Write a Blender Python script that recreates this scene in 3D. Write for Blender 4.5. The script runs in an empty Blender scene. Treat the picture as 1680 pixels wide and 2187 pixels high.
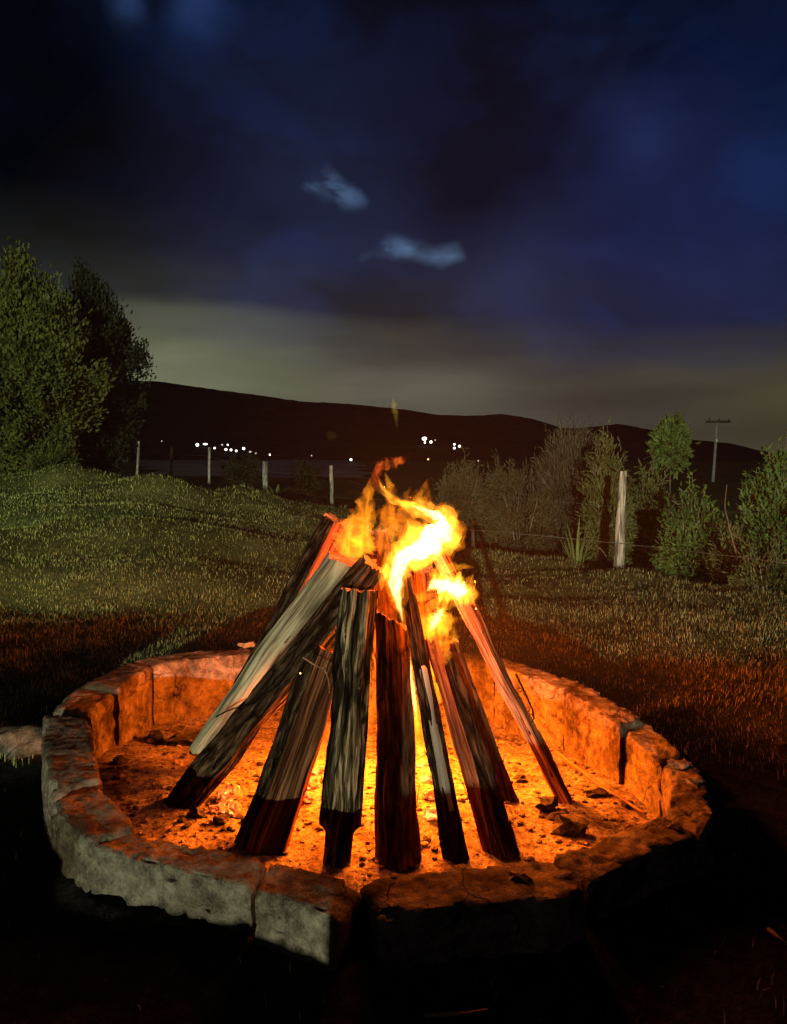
import bpy, bmesh, math, random
import numpy as np
from mathutils import Vector, Matrix, noise

S = bpy.context.scene
COL = S.collection
R = math.radians
rng = np.random.default_rng(7)
random.seed(7)

# ------------------------------------------------------------------ camera
CAM = Vector((0, 0, 1.3)); PITCH = R(4.3); F = 1580.0
cd = bpy.data.cameras.new('camera'); cam = bpy.data.objects.new('camera', cd); COL.objects.link(cam)
cam.location = CAM; cam.rotation_euler = (R(90) - PITCH, 0, 0)
cd.sensor_fit = 'VERTICAL'; cd.sensor_height = 36; cd.lens = F / 2187 * 36
cd.clip_start = 0.05; cd.clip_end = 12000
S.camera = cam

# ------------------------------------------------------------------ night sky
W = bpy.data.worlds.new('World'); S.world = W; W.use_nodes = True
def build_world():
    nt = W.node_tree; N = nt.nodes; L = nt.links; N.clear()
    def n(t, **k):
        o = N.new(t)
        for a, b in k.items(): setattr(o, a, b)
        return o
    def math_(op, a, b=None, clamp=False):
        m = n('ShaderNodeMath', operation=op, use_clamp=clamp)
        for i, v in enumerate((a, b)):
            if v is None: continue
            if isinstance(v, (int, float)): m.inputs[i].default_value = v
            else: L.new(v, m.inputs[i])
        return m.outputs[0]
    def ramp(f, stops, interp='EASE'):
        r = n('ShaderNodeValToRGB'); r.color_ramp.interpolation = interp
        e = r.color_ramp.elements
        while len(e) < len(stops): e.new(0.5)
        for i, (p, c) in enumerate(stops): e[i].position = p; e[i].color = (*c, 1) if len(c) == 3 else c
        L.new(f, r.inputs[0]); return r.outputs[0]
    def mixc(f, a, b, mode='MIX'):
        m = n('ShaderNodeMix', data_type='RGBA', blend_type=mode)
        for i, v in ((0, f), (6, a), (7, b)):
            if isinstance(v, (int, float)): m.inputs[i].default_value = v
            elif isinstance(v, tuple): m.inputs[i].default_value = (*v, 1)
            else: L.new(v, m.inputs[i])
        return m.outputs[2]
    tc = n('ShaderNodeTexCoord'); d = tc.outputs['Generated']
    sep = n('ShaderNodeSeparateXYZ'); L.new(d, sep.inputs[0])
    z = sep.outputs[2]; x = sep.outputs[0]
    def noise_(scale, sc=(1, 1, 1), loc=(0, 0, 0), detail=6, rough=0.55, dist=0.0):
        mp = n('ShaderNodeMapping'); mp.inputs['Scale'].default_value = sc; mp.inputs['Location'].default_value = loc
        L.new(d, mp.inputs[0])
        t = n('ShaderNodeTexNoise'); t.inputs['Scale'].default_value = scale; t.inputs['Detail'].default_value = detail
        t.inputs['Roughness'].default_value = rough; t.inputs['Distortion'].default_value = dist
        L.new(mp.outputs[0], t.inputs[0]); return t.outputs[0]
    wn = n('ShaderNodeTexNoise'); wn.inputs['Scale'].default_value = 7.0; wn.inputs['Detail'].default_value = 4.0; L.new(d, wn.inputs[0])
    wv = n('ShaderNodeVectorMath', operation='MULTIPLY_ADD'); L.new(wn.outputs['Color'], wv.inputs[0]); wv.inputs[1].default_value = (0.11, 0.11, 0.08); L.new(d, wv.inputs[2])
    wo = n('ShaderNodeVectorMath', operation='SUBTRACT'); L.new(wv.outputs[0], wo.inputs[0]); wo.inputs[1].default_value = (0.055, 0.055, 0.04)
    dw = wo.outputs[0]
    def spot(px, py, rad):
        v = pix_dir(px, py)
        vm = n('ShaderNodeVectorMath', operation='DISTANCE'); L.new(dw, vm.inputs[0]); vm.inputs[1].default_value = v
        mr = n('ShaderNodeMapRange', interpolation_type='SMOOTHSTEP'); L.new(vm.outputs['Value'], mr.inputs[0])
        mr.inputs[1].default_value = 0; mr.inputs[2].default_value = rad; mr.inputs[3].default_value = 1; mr.inputs[4].default_value = 0
        return mr.outputs[0]
    # clear night blue behind the cloud (twilight sky, far below the daylight strength)
    sky = n('ShaderNodeTexSky', sky_type='NISHITA', sun_disc=False); sky.sun_elevation = R(-6); sky.sun_rotation = R(200)
    blue = mixc(1.0, sky.outputs[0], (0.008, 0.008, 0.008), 'MULTIPLY')
    big = noise_(2.4, (1, 1, 1.6), (3.1, 0.4, 1.7), 4, 0.5, 0.5)
    fine = noise_(6.5, (1, 1, 1.9), (0.6, 2.2, 0.1), 6, 0.6, 0.5)
    c = ramp(math_('ADD', math_('MULTIPLY', big, 0.6), math_('MULTIPLY', fine, 0.4)),
             [(0.42, (0.0004, 0.0006, 0.0018)), (0.50, (0.0022, 0.0034, 0.0098)), (0.62, (0.004, 0.0095, 0.037))])
    # thin openings where the higher blue shows between the clouds
    wisp = noise_(13.0, (1, 1, 2.2), (1.2, 0.9, 4.4), 4, 0.5, 0.5)
    wf = ramp(wisp, [(0.40, (0.08, 0.08, 0.08)), (0.60, (1, 1, 1))])
    def add_gap(c, px, py, rad, col, k=1.0, plain=False):
        s = spot(px, py, rad)
        f = math_('MULTIPLY', s, k) if plain else math_('MULTIPLY', math_('MULTIPLY', s, wf), k)
        return mixc(f, c, col, 'ADD')
    for (gx_, gy_, gr, gk) in ((648, 376, 0.024, 0.6), (688, 388, 0.030, 0.75), (716, 408, 0.024, 0.7), (738, 432, 0.022, 0.9),
                               (796, 546, 0.022, 0.9), (826, 528, 0.027, 0.9), (858, 530, 0.024, 0.7), (894, 543, 0.022, 0.7), (926, 545, 0.024, 0.8), (956, 541, 0.022, 0.8)):
        c = add_gap(c, gx_, gy_, gr, (0.075, 0.14, 0.24), gk)
    for (gx_, gy_, gr, gk) in ((580, 330, 0.10, 0.5), (740, 430, 0.12, 0.8), (860, 520, 0.12, 0.7), (1080, 600, 0.12, 0.8), (460, 560, 0.2, 0.5), (330, 60, 0.14, 0.5)):
        c = add_gap(c, gx_, gy_, gr, (0.005, 0.011, 0.034), gk, True)
    c = add_gap(c, 1320, 295, 0.09, (0.006, 0.012, 0.045), 0.9, True)
    c = add_gap(c, 262, 18, 0.03, (0.035, 0.07, 0.20), 0.9, True)
    c = add_gap(c, 415, 8, 0.05, (0.02, 0.04, 0.14), 0.8, True)
    c = add_gap(c, 1090, 620, 0.17, (0.006, 0.008, 0.02), 1.0, True)
    c = add_gap(c, 1530, 520, 0.38, (0.004, 0.010, 0.048), 1.0, True)
    c = add_gap(c, 560, 420, 0.30, (0.003, 0.005, 0.016), 1.0, True)
    c = mixc(math_('MULTIPLY', spot(120, 250, 0.32), 0.85), c, (0.0008, 0.001, 0.0018))
    c = mixc(math_('MULTIPLY', spot(950, 240, 0.30), 0.55), c, (0.002, 0.0028, 0.008))
    c = mixc(1.0, c, blue, 'ADD')
    # glow of the far town under the cloud deck, low over the horizon
    edge = math_('ADD', math_('ADD', z, math_('MULTIPLY', x, 0.05)), math_('MULTIPLY', math_('SUBTRACT', noise_(3.5, (1, 1, 4), (5, 1, 0), 3, 0.5), 0.5), 0.06))
    glow = ramp(edge, [(0.0, (1, 1, 1)), (0.10, (1, 1, 1)), (0.152, (0.42, 0.42, 0.42)), (0.185, (0.10, 0.10, 0.10)), (0.30, (0, 0, 0))])
    azim = ramp(math_('ADD', math_('MULTIPLY', x, 0.8), 0.5), [(0.0, (0.12, 0.13, 0.07)), (0.26, (0.165, 0.175, 0.108)), (0.5, (0.100, 0.098, 0.074)), (0.72, (0.048, 0.044, 0.034)), (1.0, (0.060, 0.052, 0.024))])
    streak = ramp(noise_(4, (1, 1, 5), (2, 7, 3), 3, 0.5), [(0.3, (0.8, 0.8, 0.8)), (0.7, (1.1, 1.1, 1.1))])
    c = mixc(glow, c, mixc(1.0, azim, streak, 'MULTIPLY'))
    bg = n('ShaderNodeBackground'); L.new(c, bg.inputs[0]); bg.inputs[1].default_value = 1.0
    out = n('ShaderNodeOutputWorld'); L.new(bg.outputs[0], out.inputs[0])

def pix_dir(x, y):
    v = Vector(((x - 840) / F, (1093.5 - y) / F, -1.0)).normalized()
    return Matrix.Rotation(R(90) - PITCH, 3, 'X') @ v
def at(x, y, Y=None, z=None):
    """a point of the place: the direction of a picture point and either its distance Y or its height z"""
    v = pix_dir(x, y)
    t = (Y - CAM.y) / v.y if Y is not None else (z - CAM.z) / v.z
    return CAM + v * t
build_world()
W.cycles.sampling_method = 'NONE'

# faint moonlight through the cloud
sd = bpy.data.lights.new('moon', 'SUN'); sun = bpy.data.objects.new('moon', sd); COL.objects.link(sun)
sd.energy = 0.035; sd.angle = R(8); sd.color = (1.0, 0.86, 0.72); sun.rotation_euler = (R(38), 0, R(-25))

# floodlight on its pole on the terrace behind, the lamp whose greenish light reaches lawn, posts and shrubs
LAMP = Vector((-5.0, -39.0, 4.3))
fd = bpy.data.lights.new('floodlight_beam', 'SPOT'); fl = bpy.data.objects.new('floodlight_beam', fd); COL.objects.link(fl)
fd.energy = 72000; fd.color = (0.97, 1.0, 0.70); fd.shadow_soft_size = 0.16; fd.spot_size = R(70); fd.spot_blend = 0.5
fl.location = LAMP; fl.rotation_euler = (Vector((-1.5, 12, 0.4)) - LAMP).to_track_quat('-Z', 'Y').to_euler()

S.view_settings.view_transform = 'Standard'; S.view_settings.look = 'None'
S.view_settings.exposure = 0; S.view_settings.gamma = 1; S.view_settings.use_curve_mapping = False
S.render.engine = 'CYCLES'
cy = S.cycles
cy.use_denoising = True; cy.use_adaptive_sampling = True; cy.adaptive_threshold = 0.02
cy.max_bounces = 4; cy.diffuse_bounces = 2; cy.glossy_bounces = 2; cy.transmission_bounces = 2; cy.volume_bounces = 0; cy.transparent_max_bounces = 24
cy.sample_clamp_indirect = 1.5; cy.sample_clamp_direct = 0
cy.volume_step_rate = 1.0; cy.volume_max_steps = 96

# ------------------------------------------------------------------ materials
def new_mat(name):
    m = bpy.data.materials.new(name); m.use_nodes = True
    nt = m.node_tree; nt.nodes.clear()
    return m, nt
class G:
    def __init__(s, nt): s.nt = nt
    def n(s, t, ins=None, **k):
        o = s.nt.nodes.new(t)
        for a, b in k.items(): setattr(o, a, b)
        for i, v in (ins or {}).items():
            sock = o.inputs[i]
            if hasattr(v, 'is_output'): s.nt.links.new(v, sock)
            elif isinstance(v, tuple) and sock.type == 'RGBA' and len(v) == 3: sock.default_value = (*v, 1)
            else: sock.default_value = v
        return o
    def coord(s, kind='Object', scale=(1, 1, 1)):
        c = s.n('ShaderNodeTexCoord').outputs[kind]
        return s.n('ShaderNodeMapping', {0: c, 3: scale}).outputs[0]
    def noise(s, vec, scale, detail=5, rough=0.55, dist=0.0):
        return s.n('ShaderNodeTexNoise', {'Vector': vec, 'Scale': scale, 'Detail': detail, 'Roughness': rough, 'Distortion': dist}).outputs[0]
    def ramp(s, f, stops, interp='LINEAR'):
        r = s.n('ShaderNodeValToRGB', {0: f}); r.color_ramp.interpolation = interp
        e = r.color_ramp.elements
        while len(e) < len(stops): e.new(0.5)
        for i, (p, c) in enumerate(stops): e[i].position = p; e[i].color = (*c, 1)
        return r.outputs[0]
    def mix(s, f, a, b, mode='MIX'):
        return s.n('ShaderNodeMix', {0: f, 6: a, 7: b}, data_type='RGBA', blend_type=mode).outputs[2]
    def math(s, op, a, b=0.0, clamp=False):
        return s.n('ShaderNodeMath', {0: a, 1: b}, operation=op, use_clamp=clamp).outputs[0]
    def bump(s, h, strength=0.5, dist=0.01, prev=None):
        i = {'Height': h, 'Strength': strength, 'Distance': dist}
        if prev is not None: i['Normal'] = prev
        return s.n('ShaderNodeBump', i).outputs[0]
    def bsdf(s, col, rough=0.9, normal=None, **k):
        i = {'Base Color': col, 'Roughness': rough, 'Specular IOR Level': k.pop('spec', 0.05)}
        if normal is not None: i['Normal'] = normal
        i.update(k)
        return s.n('ShaderNodeBsdfPrincipled', i).outputs[0]
    def out(s, surf=None, vol=None):
        o = s.n('ShaderNodeOutputMaterial')
        if surf is not None: s.nt.links.new(surf, o.inputs[0])
        if vol is not None: s.nt.links.new(vol, o.inputs[1])

def wood_mat(name, dark, mid, light, across=70, along=3.0, bumpd=0.006, bumps=0.8, furrow=0.5, rough=0.92, char=0.0):
    m, nt = new_mat(name); g = G(nt)
    uv = g.coord('UV', (across, along, 1))
    oi = g.n('ShaderNodeObjectInfo').outputs['Random']
    off = g.n('ShaderNodeVectorMath', {0: uv, 1: g.n('ShaderNodeCombineXYZ', {2: g.math('MULTIPLY', oi, 40.0)}).outputs[0]}, operation='ADD').outputs[0]
    def st(x, y): return g.n('ShaderNodeVectorMath', {0: off, 1: (x, y, 1.0)}, operation='MULTIPLY').outputs[0]
    a = g.noise(st(3.2, 2.2), 1.0, 4, 0.6, 0.2)
    c = g.noise(st(1.0, 1.0), 1.0, 5, 0.6, 0.7)
    b = g.noise(st(0.8, 0.42), 1.0, 3, 0.5, 1.1)
    lump = g.noise(st(0.12, 1.3), 1.0, 3, 0.5)
    h = g.math('ADD', g.math('MULTIPLY', a, 0.4), g.math('MULTIPLY', c, 0.6))
    col = g.ramp(h, [(0.40, dark), (0.49, mid), (0.58, light)])
    tone = g.ramp(lump, [(0.3, (0.6, 0.56, 0.52)), (0.7, (1.25, 1.22, 1.15))])
    col = g.mix(1.0, col, tone, 'MULTIPLY')
    fur = g.ramp(b, [(0.41, (0.05, 0.045, 0.04)), (0.48, (1, 1, 1))])
    col = g.mix(furrow, col, g.mix(1.0, col, fur, 'MULTIPLY'))
    wp = g.n('ShaderNodeVectorMath', {0: st(0.55, 0.55), 1: g.n('ShaderNodeVectorMath', {0: g.n('ShaderNodeTexNoise', {'Vector': st(0.5, 1.5), 'Scale': 1.0, 'Detail': 3.0}).outputs['Color'], 1: (0.9, 0.5, 0.0)}, operation='MULTIPLY').outputs[0]}, operation='ADD').outputs[0]
    vor = g.n('ShaderNodeTexVoronoi', {'Vector': wp, 'Scale': 1.0}, feature='DISTANCE_TO_EDGE').outputs[0]
    crk = g.n('ShaderNodeMapRange', {0: vor, 1: 0.02, 2: 0.11, 3: 0.0, 4: 1.0}).outputs[0]
    col = g.mix(0.35 + 0.6 * furrow, col, g.mix(1.0, col, g.mix(crk, (0.06, 0.05, 0.045), (1.12, 1.12, 1.12)), 'MULTIPLY'))
    # charred foot of the log (v runs up the log in metres)
    v = g.n('ShaderNodeSeparateXYZ', {0: g.n('ShaderNodeTexCoord').outputs['UV']}).outputs[1]
    if char > 0:
        ch = g.math('ADD', v, g.math('MULTIPLY', g.math('SUBTRACT', b, 0.5), 0.12))
        f = g.n('ShaderNodeMapRange', {0: ch, 1: char - 0.03, 2: char + 0.03, 3: 0.85, 4: 0.0}).outputs[0]
        col = g.mix(f, col, (0.03, 0.024, 0.02))
    nrm = g.bump(g.math('ADD', g.math('ADD', h, g.math('MULTIPLY', crk, 0.5)), g.math('MULTIPLY', g.ramp(b, [(0.38, (0, 0, 0)), (0.5, (1, 1, 1))]), furrow)), bumps, bumpd)
    g.out(g.bsdf(col, rough, nrm)); return m

M = {}
M['pale'] = wood_mat('weathered_pale_wood', (0.06, 0.044, 0.028), (0.21, 0.185, 0.125), (0.33, 0.305, 0.22), 42, 2.2, 0.004, 0.7, 0.15)
M['bark_dark'] = wood_mat('dark_rough_bark', (0.006, 0.004, 0.002), (0.026, 0.016, 0.009), (0.078, 0.052, 0.031), 38, 8, 0.014, 1.0, 0.75)
M['bark_grey'] = wood_mat('furrowed_grey_bark', (0.007, 0.005, 0.003), (0.058, 0.043, 0.025), (0.23, 0.18, 0.112), 40, 4.5, 0.016, 1.0, 0.9)
M['bark_red'] = wood_mat('red_brown_bark', (0.022, 0.010, 0.006), (0.062, 0.028, 0.016), (0.12, 0.06, 0.035), 34, 7, 0.006, 0.8, 0.4)
M['bark_brown_unlit'] = wood_mat('unlit_brown_bark', (0.006, 0.004, 0.003), (0.022, 0.012, 0.007), (0.07, 0.038, 0.022), 38, 6, 0.012, 1.0, 0.6)  # darkened for logs the floodlight misses, shade put into the colour
M['split_red'] = wood_mat('fire_red_split_wood', (0.045, 0.013, 0.007), (0.17, 0.052, 0.024), (0.33, 0.125, 0.06), 52, 2.6, 0.005, 0.9, 0.3)
M['split'] = wood_mat('split_heartwood', (0.10, 0.04, 0.024), (0.30, 0.135, 0.075), (0.50, 0.27, 0.165), 52, 2.6, 0.005, 0.9, 0.3)
M['split_brown'] = wood_mat('split_brown_wood', (0.014, 0.005, 0.003), (0.070, 0.029, 0.013), (0.17, 0.082, 0.040), 50, 2.2, 0.006, 0.9, 0.45)
M['sap'] = wood_mat('bare_grey_sapwood', (0.20, 0.19, 0.16), (0.28, 0.27, 0.24), (0.35, 0.34, 0.31), 40, 1.6, 0.002, 0.4, 0.05)
M['twig'] = wood_mat('dry_twig_bark', (0.08, 0.05, 0.03), (0.2, 0.13, 0.08), (0.34, 0.26, 0.18), 200, 8, 0.002, 0.6, 0.2)
M['post'] = wood_mat('bleached_post_wood', (0.16, 0.16, 0.135), (0.43, 0.43, 0.375), (0.58, 0.58, 0.52), 24, 3.0, 0.006, 0.8, 0.35)

def endgrain():
    m, nt = new_mat('sawn_end_grain'); g = G(nt)
    uv = g.coord('UV', (1, 1, 1))
    w = g.n('ShaderNodeTexWave', {'Vector': uv, 'Scale': 55.0, 'Distortion': 4.0, 'Detail': 3.0}, wave_type='RINGS', rings_direction='Z').outputs['Fac']
    nz = g.noise(uv, 160, 4)
    h = g.math('ADD', g.math('MULTIPLY', w, 0.35), g.math('MULTIPLY', nz, 0.65))
    col = g.ramp(h, [(0.2, (0.10, 0.052, 0.03)), (0.6, (0.30, 0.18, 0.11)), (0.85, (0.42, 0.27, 0.17))])
    g.out(g.bsdf(col, 0.95, g.bump(h, 0.8, 0.004))); return m
M['end'] = endgrain()

def stone():
    m, nt = new_mat('fire_stained_stone'); g = G(nt)
    o = g.n('ShaderNodeTexCoord').outputs['Object']
    oi = g.n('ShaderNodeObjectInfo').outputs['Random']
    big = g.noise(o, 5, 5, 0.6, 0.3); mid = g.noise(o, 26, 6, 0.65); fine = g.noise(o, 140, 5, 0.7)
    h = g.math('ADD', g.math('MULTIPLY', big, 0.35), g.math('ADD', g.math('MULTIPLY', mid, 0.4), g.math('MULTIPLY', fine, 0.25)))
    col = g.ramp(h, [(0.38, (0.022, 0.018, 0.014)), (0.46, (0.095, 0.083, 0.064)), (0.54, (0.185, 0.166, 0.128)), (0.63, (0.29, 0.26, 0.205))])
    soot = g.ramp(g.noise(o, 3.2, 6, 0.65, 0.6), [(0.46, (1, 1, 1)), (0.62, (0.36, 0.31, 0.26))])
    col = g.mix(1.0, col, soot, 'MULTIPLY')
    warp = g.n('ShaderNodeVectorMath', {0: o, 1: g.n('ShaderNodeVectorMath', {0: g.n('ShaderNodeTexNoise', {'Vector': o, 'Scale': 6.0, 'Detail': 4.0}).outputs['Color'], 1: (0.16, 0.16, 0.16)}, operation='MULTIPLY').outputs[0]}, operation='ADD').outputs[0]
    vor = g.n('ShaderNodeTexVoronoi', {'Vector': warp, 'Scale': 3.4}, feature='DISTANCE_TO_EDGE').outputs[0]
    cr = g.n('ShaderNodeMapRange', {0: vor, 1: 0.0, 2: 0.007, 3: 0.0, 4: 1.0}).outputs[0]
    keep = g.ramp(g.noise(o, 2.3, 2), [(0.50, (1, 1, 1)), (0.56, (0, 0, 0))])
    cr = g.math('MAXIMUM', cr, keep)
    col = g.mix(1.0, col, g.mix(cr, (0.12, 0.1, 0.08), (1, 1, 1)), 'MULTIPLY')
    tint = g.mix(oi, (0.88, 0.88, 0.84), (1.08, 1.04, 1.0))
    col = g.mix(1.0, col, tint, 'MULTIPLY')
    nb = g.bump(fine, 0.9, 0.008, g.bump(mid, 0.85, 0.018))
    nb = g.bump(cr, 0.9, 0.012, nb)
    g.out(g.bsdf(col, 0.95, nb)); return m
M['stone'] = stone()

def ash():
    m, nt = new_mat('ash_and_cinder'); g = G(nt)
    o = g.n('ShaderNodeTexCoord').outputs['Object']
    a = g.noise(o, 9, 5, 0.6, 0.4); b = g.noise(o, 55, 6, 0.7, 0.3); c = g.noise(o, 190, 3, 0.7)
    h = g.math('ADD', g.math('MULTIPLY', b, 0.7), g.math('MULTIPLY', c, 0.3))
    col = g.ramp(h, [(0.38, (0.03, 0.025, 0.021)), (0.47, (0.16, 0.14, 0.12)), (0.60, (0.36, 0.32, 0.28))])
    soot = g.ramp(a, [(0.45, (1, 1, 1)), (0.60, (0.5, 0.45, 0.42))])
    col = g.mix(1.0, col, soot, 'MULTIPLY')
    vor = g.n('ShaderNodeTexVoronoi', {'Vector': o, 'Scale': 62.0}).outputs[0]
    spk = g.ramp(vor, [(0.12, (0.12, 0.1, 0.09)), (0.2, (1, 1, 1))])
    col = g.mix(0.7, col, g.mix(1.0, col, spk, 'MULTIPLY'))
    g.out(g.bsdf(col, 1.0, g.bump(c, 0.6, 0.004, g.bump(b, 0.9, 0.012)), spec=0.1)); return m
M['ash'] = ash()

def charcoal():
    m, nt = new_mat('black_charcoal'); g = G(nt)
    o = g.n('ShaderNodeTexCoord').outputs['Object']
    h = g.noise(o, 40, 6, 0.7, 0.4)
    col = g.ramp(h, [(0.4, (0.006, 0.005, 0.005)), (0.6, (0.03, 0.026, 0.024)), (0.74, (0.16, 0.14, 0.13))])
    g.out(g.bsdf(col, 0.75, g.bump(h, 1.0, 0.01), spec=0.3)); return m
M['charcoal'] = charcoal()
def ember():
    m, nt = new_mat('glowing_ember'); g = G(nt)
    o = g.n('ShaderNodeTexCoord').outputs['Object']
    h = g.noise(o, 30, 5, 0.65, 0.5)
    col = g.ramp(h, [(0.38, (0.03, 0.004, 0.001)), (0.5, (0.9, 0.09, 0.012)), (0.66, (1.0, 0.36, 0.06))])
    st = g.n('ShaderNodeMapRange', {0: h, 1: 0.36, 2: 0.7, 3: 0.2, 4: 5.0}).outputs[0]
    g.out(g.n('ShaderNodeBsdfPrincipled', {'Base Color': (0.12, 0.09, 0.08), 'Roughness': 0.9, 'Emission Color': col, 'Emission Strength': st,
              'Normal': g.bump(h, 1.0, 0.01)}).outputs[0]); return m
M['ember'] = ember()

def plant(name, dark, light, scale=2.0, rough=0.6, trans=0.15):
    m, nt = new_mat(name); g = G(nt)
    o = g.n('ShaderNodeTexCoord').outputs['Object']
    a = g.noise(o, scale, 4, 0.6); b = g.noise(o, scale * 14, 2, 0.5)
    h = g.math('ADD', g.math('MULTIPLY', a, 0.5), g.math('MULTIPLY', b, 0.5))
    col = g.ramp(h, [(0.35, dark), (0.65, light)])
    d = g.bsdf(col, rough, None, spec=0.2)
    t = g.n('ShaderNodeBsdfTranslucent', {0: col}).outputs[0]
    mx = g.n('ShaderNodeMixShader', {0: trans, 1: d, 2: t}).outputs[0]
    g.out(mx); return m
def grass_mat():
    m, nt = new_mat('mown_grass_blades'); g = G(nt)
    o = g.n('ShaderNodeTexCoord').outputs['Object']
    a = g.noise(o, 0.55, 4, 0.6); b = g.noise(o, 9, 4, 0.65)
    tone = g.n('ShaderNodeAttribute', attribute_name='tone').outputs['Fac']
    h = g.math('ADD', g.math('MULTIPLY', a, 0.35), g.math('ADD', g.math('MULTIPLY', b, 0.4), g.math('MULTIPLY', tone, 0.25)))
    x = g.n('ShaderNodeSeparateXYZ', {0: o}).outputs[0]
    green = g.ramp(h, [(0.38, (0.045, 0.065, 0.016)), (0.5, (0.27, 0.33, 0.078)), (0.62, (0.60, 0.66, 0.25))])
    dry = g.ramp(h, [(0.38, (0.034, 0.036, 0.014)), (0.5, (0.16, 0.155, 0.053)), (0.62, (0.46, 0.43, 0.19))])
    f = g.n('ShaderNodeMapRange', {0: g.math('ADD', x, g.math('MULTIPLY', g.math('SUBTRACT', a, 0.5), 5.0)), 1: -3.6, 2: -0.4, 3: 0.0, 4: 1.0}).outputs[0]
    col = g.mix(f, green, dry)
    d = g.bsdf(col, 0.7, None, spec=0.15)
    t = g.n('ShaderNodeBsdfTranslucent', {0: col}).outputs[0]
    g.out(g.n('ShaderNodeMixShader', {0: 0.3, 1: d, 2: t}).outputs[0]); return m
M['grass'] = grass_mat()
def soil():
    m, nt = new_mat('turf_and_soil'); g = G(nt)
    o = g.n('ShaderNodeTexCoord').outputs['Object']
    a = g.noise(o, 0.9, 5, 0.6); b = g.noise(o, 18, 6, 0.7)
    h = g.math('ADD', g.math('MULTIPLY', a, 0.4), g.math('MULTIPLY', b, 0.6))
    turf = g.ramp(h, [(0.36, (0.035, 0.04, 0.014)), (0.5, (0.105, 0.115, 0.036)), (0.64, (0.21, 0.215, 0.08))])
    pit_shade = g.ramp(h, [(0.36, (0.008, 0.007, 0.006)), (0.5, (0.018, 0.015, 0.012)), (0.64, (0.04, 0.034, 0.028))])
    # soil darkened around the pit, shade put into its colour
    dist = g.n('ShaderNodeVectorMath', {0: o, 1: (-0.21, 2.99, 0.0)}, operation='DISTANCE').outputs['Value']
    f = g.n('ShaderNodeMapRange', {0: g.math('ADD', dist, g.math('MULTIPLY', g.math('SUBTRACT', a, 0.5), 1.2)), 1: 1.7, 2: 3.0, 3: 0.0, 4: 1.0}).outputs[0]
    col = g.mix(f, pit_shade, turf)
    g.out(g.bsdf(col, 1.0, g.bump(b, 0.9, 0.03), spec=0.05)); return m
M['soil'] = soil()
def flat_noise(name, c0, c1, scale, rough=0.95):
    m, nt = new_mat(name); g = G(nt)
    o = g.n('ShaderNodeTexCoord').outputs['Object']
    h = g.noise(o, scale, 6, 0.65)
    g.out(g.bsdf(g.ramp(h, [(0.35, c0), (0.65, c1)]), rough, g.bump(h, 0.5, 0.2 / scale), spec=0.1)); return m
M['hill'] = flat_noise('dark_hill_scrub', (0.018, 0.014, 0.011), (0.034, 0.026, 0.02), 0.01)
M['field'] = flat_noise('dry_pasture', (0.30, 0.25, 0.20), (0.50, 0.42, 0.33), 0.06)
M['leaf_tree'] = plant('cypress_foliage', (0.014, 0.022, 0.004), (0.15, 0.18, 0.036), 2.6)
M['leaf_tree_shaded'] = plant('shaded_cypress_foliage', (0.010, 0.014, 0.005), (0.026, 0.034, 0.012), 1.2)  # darker copy of the tree leaves, with shade put into the colour
M['leaf_green'] = plant('shrub_green_leaves', (0.025, 0.048, 0.009), (0.14, 0.21, 0.05), 2)
M['leaf_olive'] = plant('shrub_olive_leaves', (0.03, 0.034, 0.009), (0.16, 0.165, 0.048), 2)
M['leaf_brown'] = plant('dry_shrub_leaves', (0.025, 0.021, 0.009), (0.12, 0.098, 0.042), 2)
M['leaf_grey'] = plant('feathery_grey_foliage', (0.04, 0.034, 0.018), (0.15, 0.125, 0.07), 2)
M['leaf_strap'] = plant('strap_leaf_green', (0.06, 0.10, 0.02), (0.20, 0.26, 0.07), 3)
M['trunk'] = flat_noise('grey_brown_trunk', (0.05, 0.04, 0.03), (0.14, 0.115, 0.085), 20)
M['stem'] = flat_noise('pale_dry_stem', (0.12, 0.10, 0.07), (0.30, 0.26, 0.19), 30)
M['wire'] = flat_noise('galvanised_wire', (0.10, 0.10, 0.09), (0.2, 0.2, 0.18), 40, 0.5)
M['pole'] = flat_noise('grey_timber_pole', (0.3, 0.29, 0.27), (0.46, 0.45, 0.42), 6)
M['porcelain'] = flat_noise('white_porcelain', (0.75, 0.75, 0.72), (0.85, 0.85, 0.82), 10, 0.4)
M['metal'] = flat_noise('dark_painted_metal', (0.02, 0.02, 0.02), (0.05, 0.05, 0.05), 10, 0.5)

def emit_mat(name, col, st):
    m, nt = new_mat(name); g = G(nt)
    g.out(g.n('ShaderNodeEmission', {0: col, 1: st}).outputs[0]); return m
M['lamp_white'] = emit_mat('lit_lamp_white', (1.0, 0.97, 0.88), 4.0)
M['lamp_dim'] = emit_mat('lit_lamp_dim', (1.0, 0.92, 0.78), 0.7)
M['lamp_red'] = emit_mat('lit_lamp_red', (1.0, 0.4, 0.25), 0.35)
M['spark'] = emit_mat('glowing_spark', (1.0, 0.55, 0.15), 3.0)
M['flood_glass'] = emit_mat('floodlight_glass', (0.9, 1.0, 0.7), 20.0)

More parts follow.
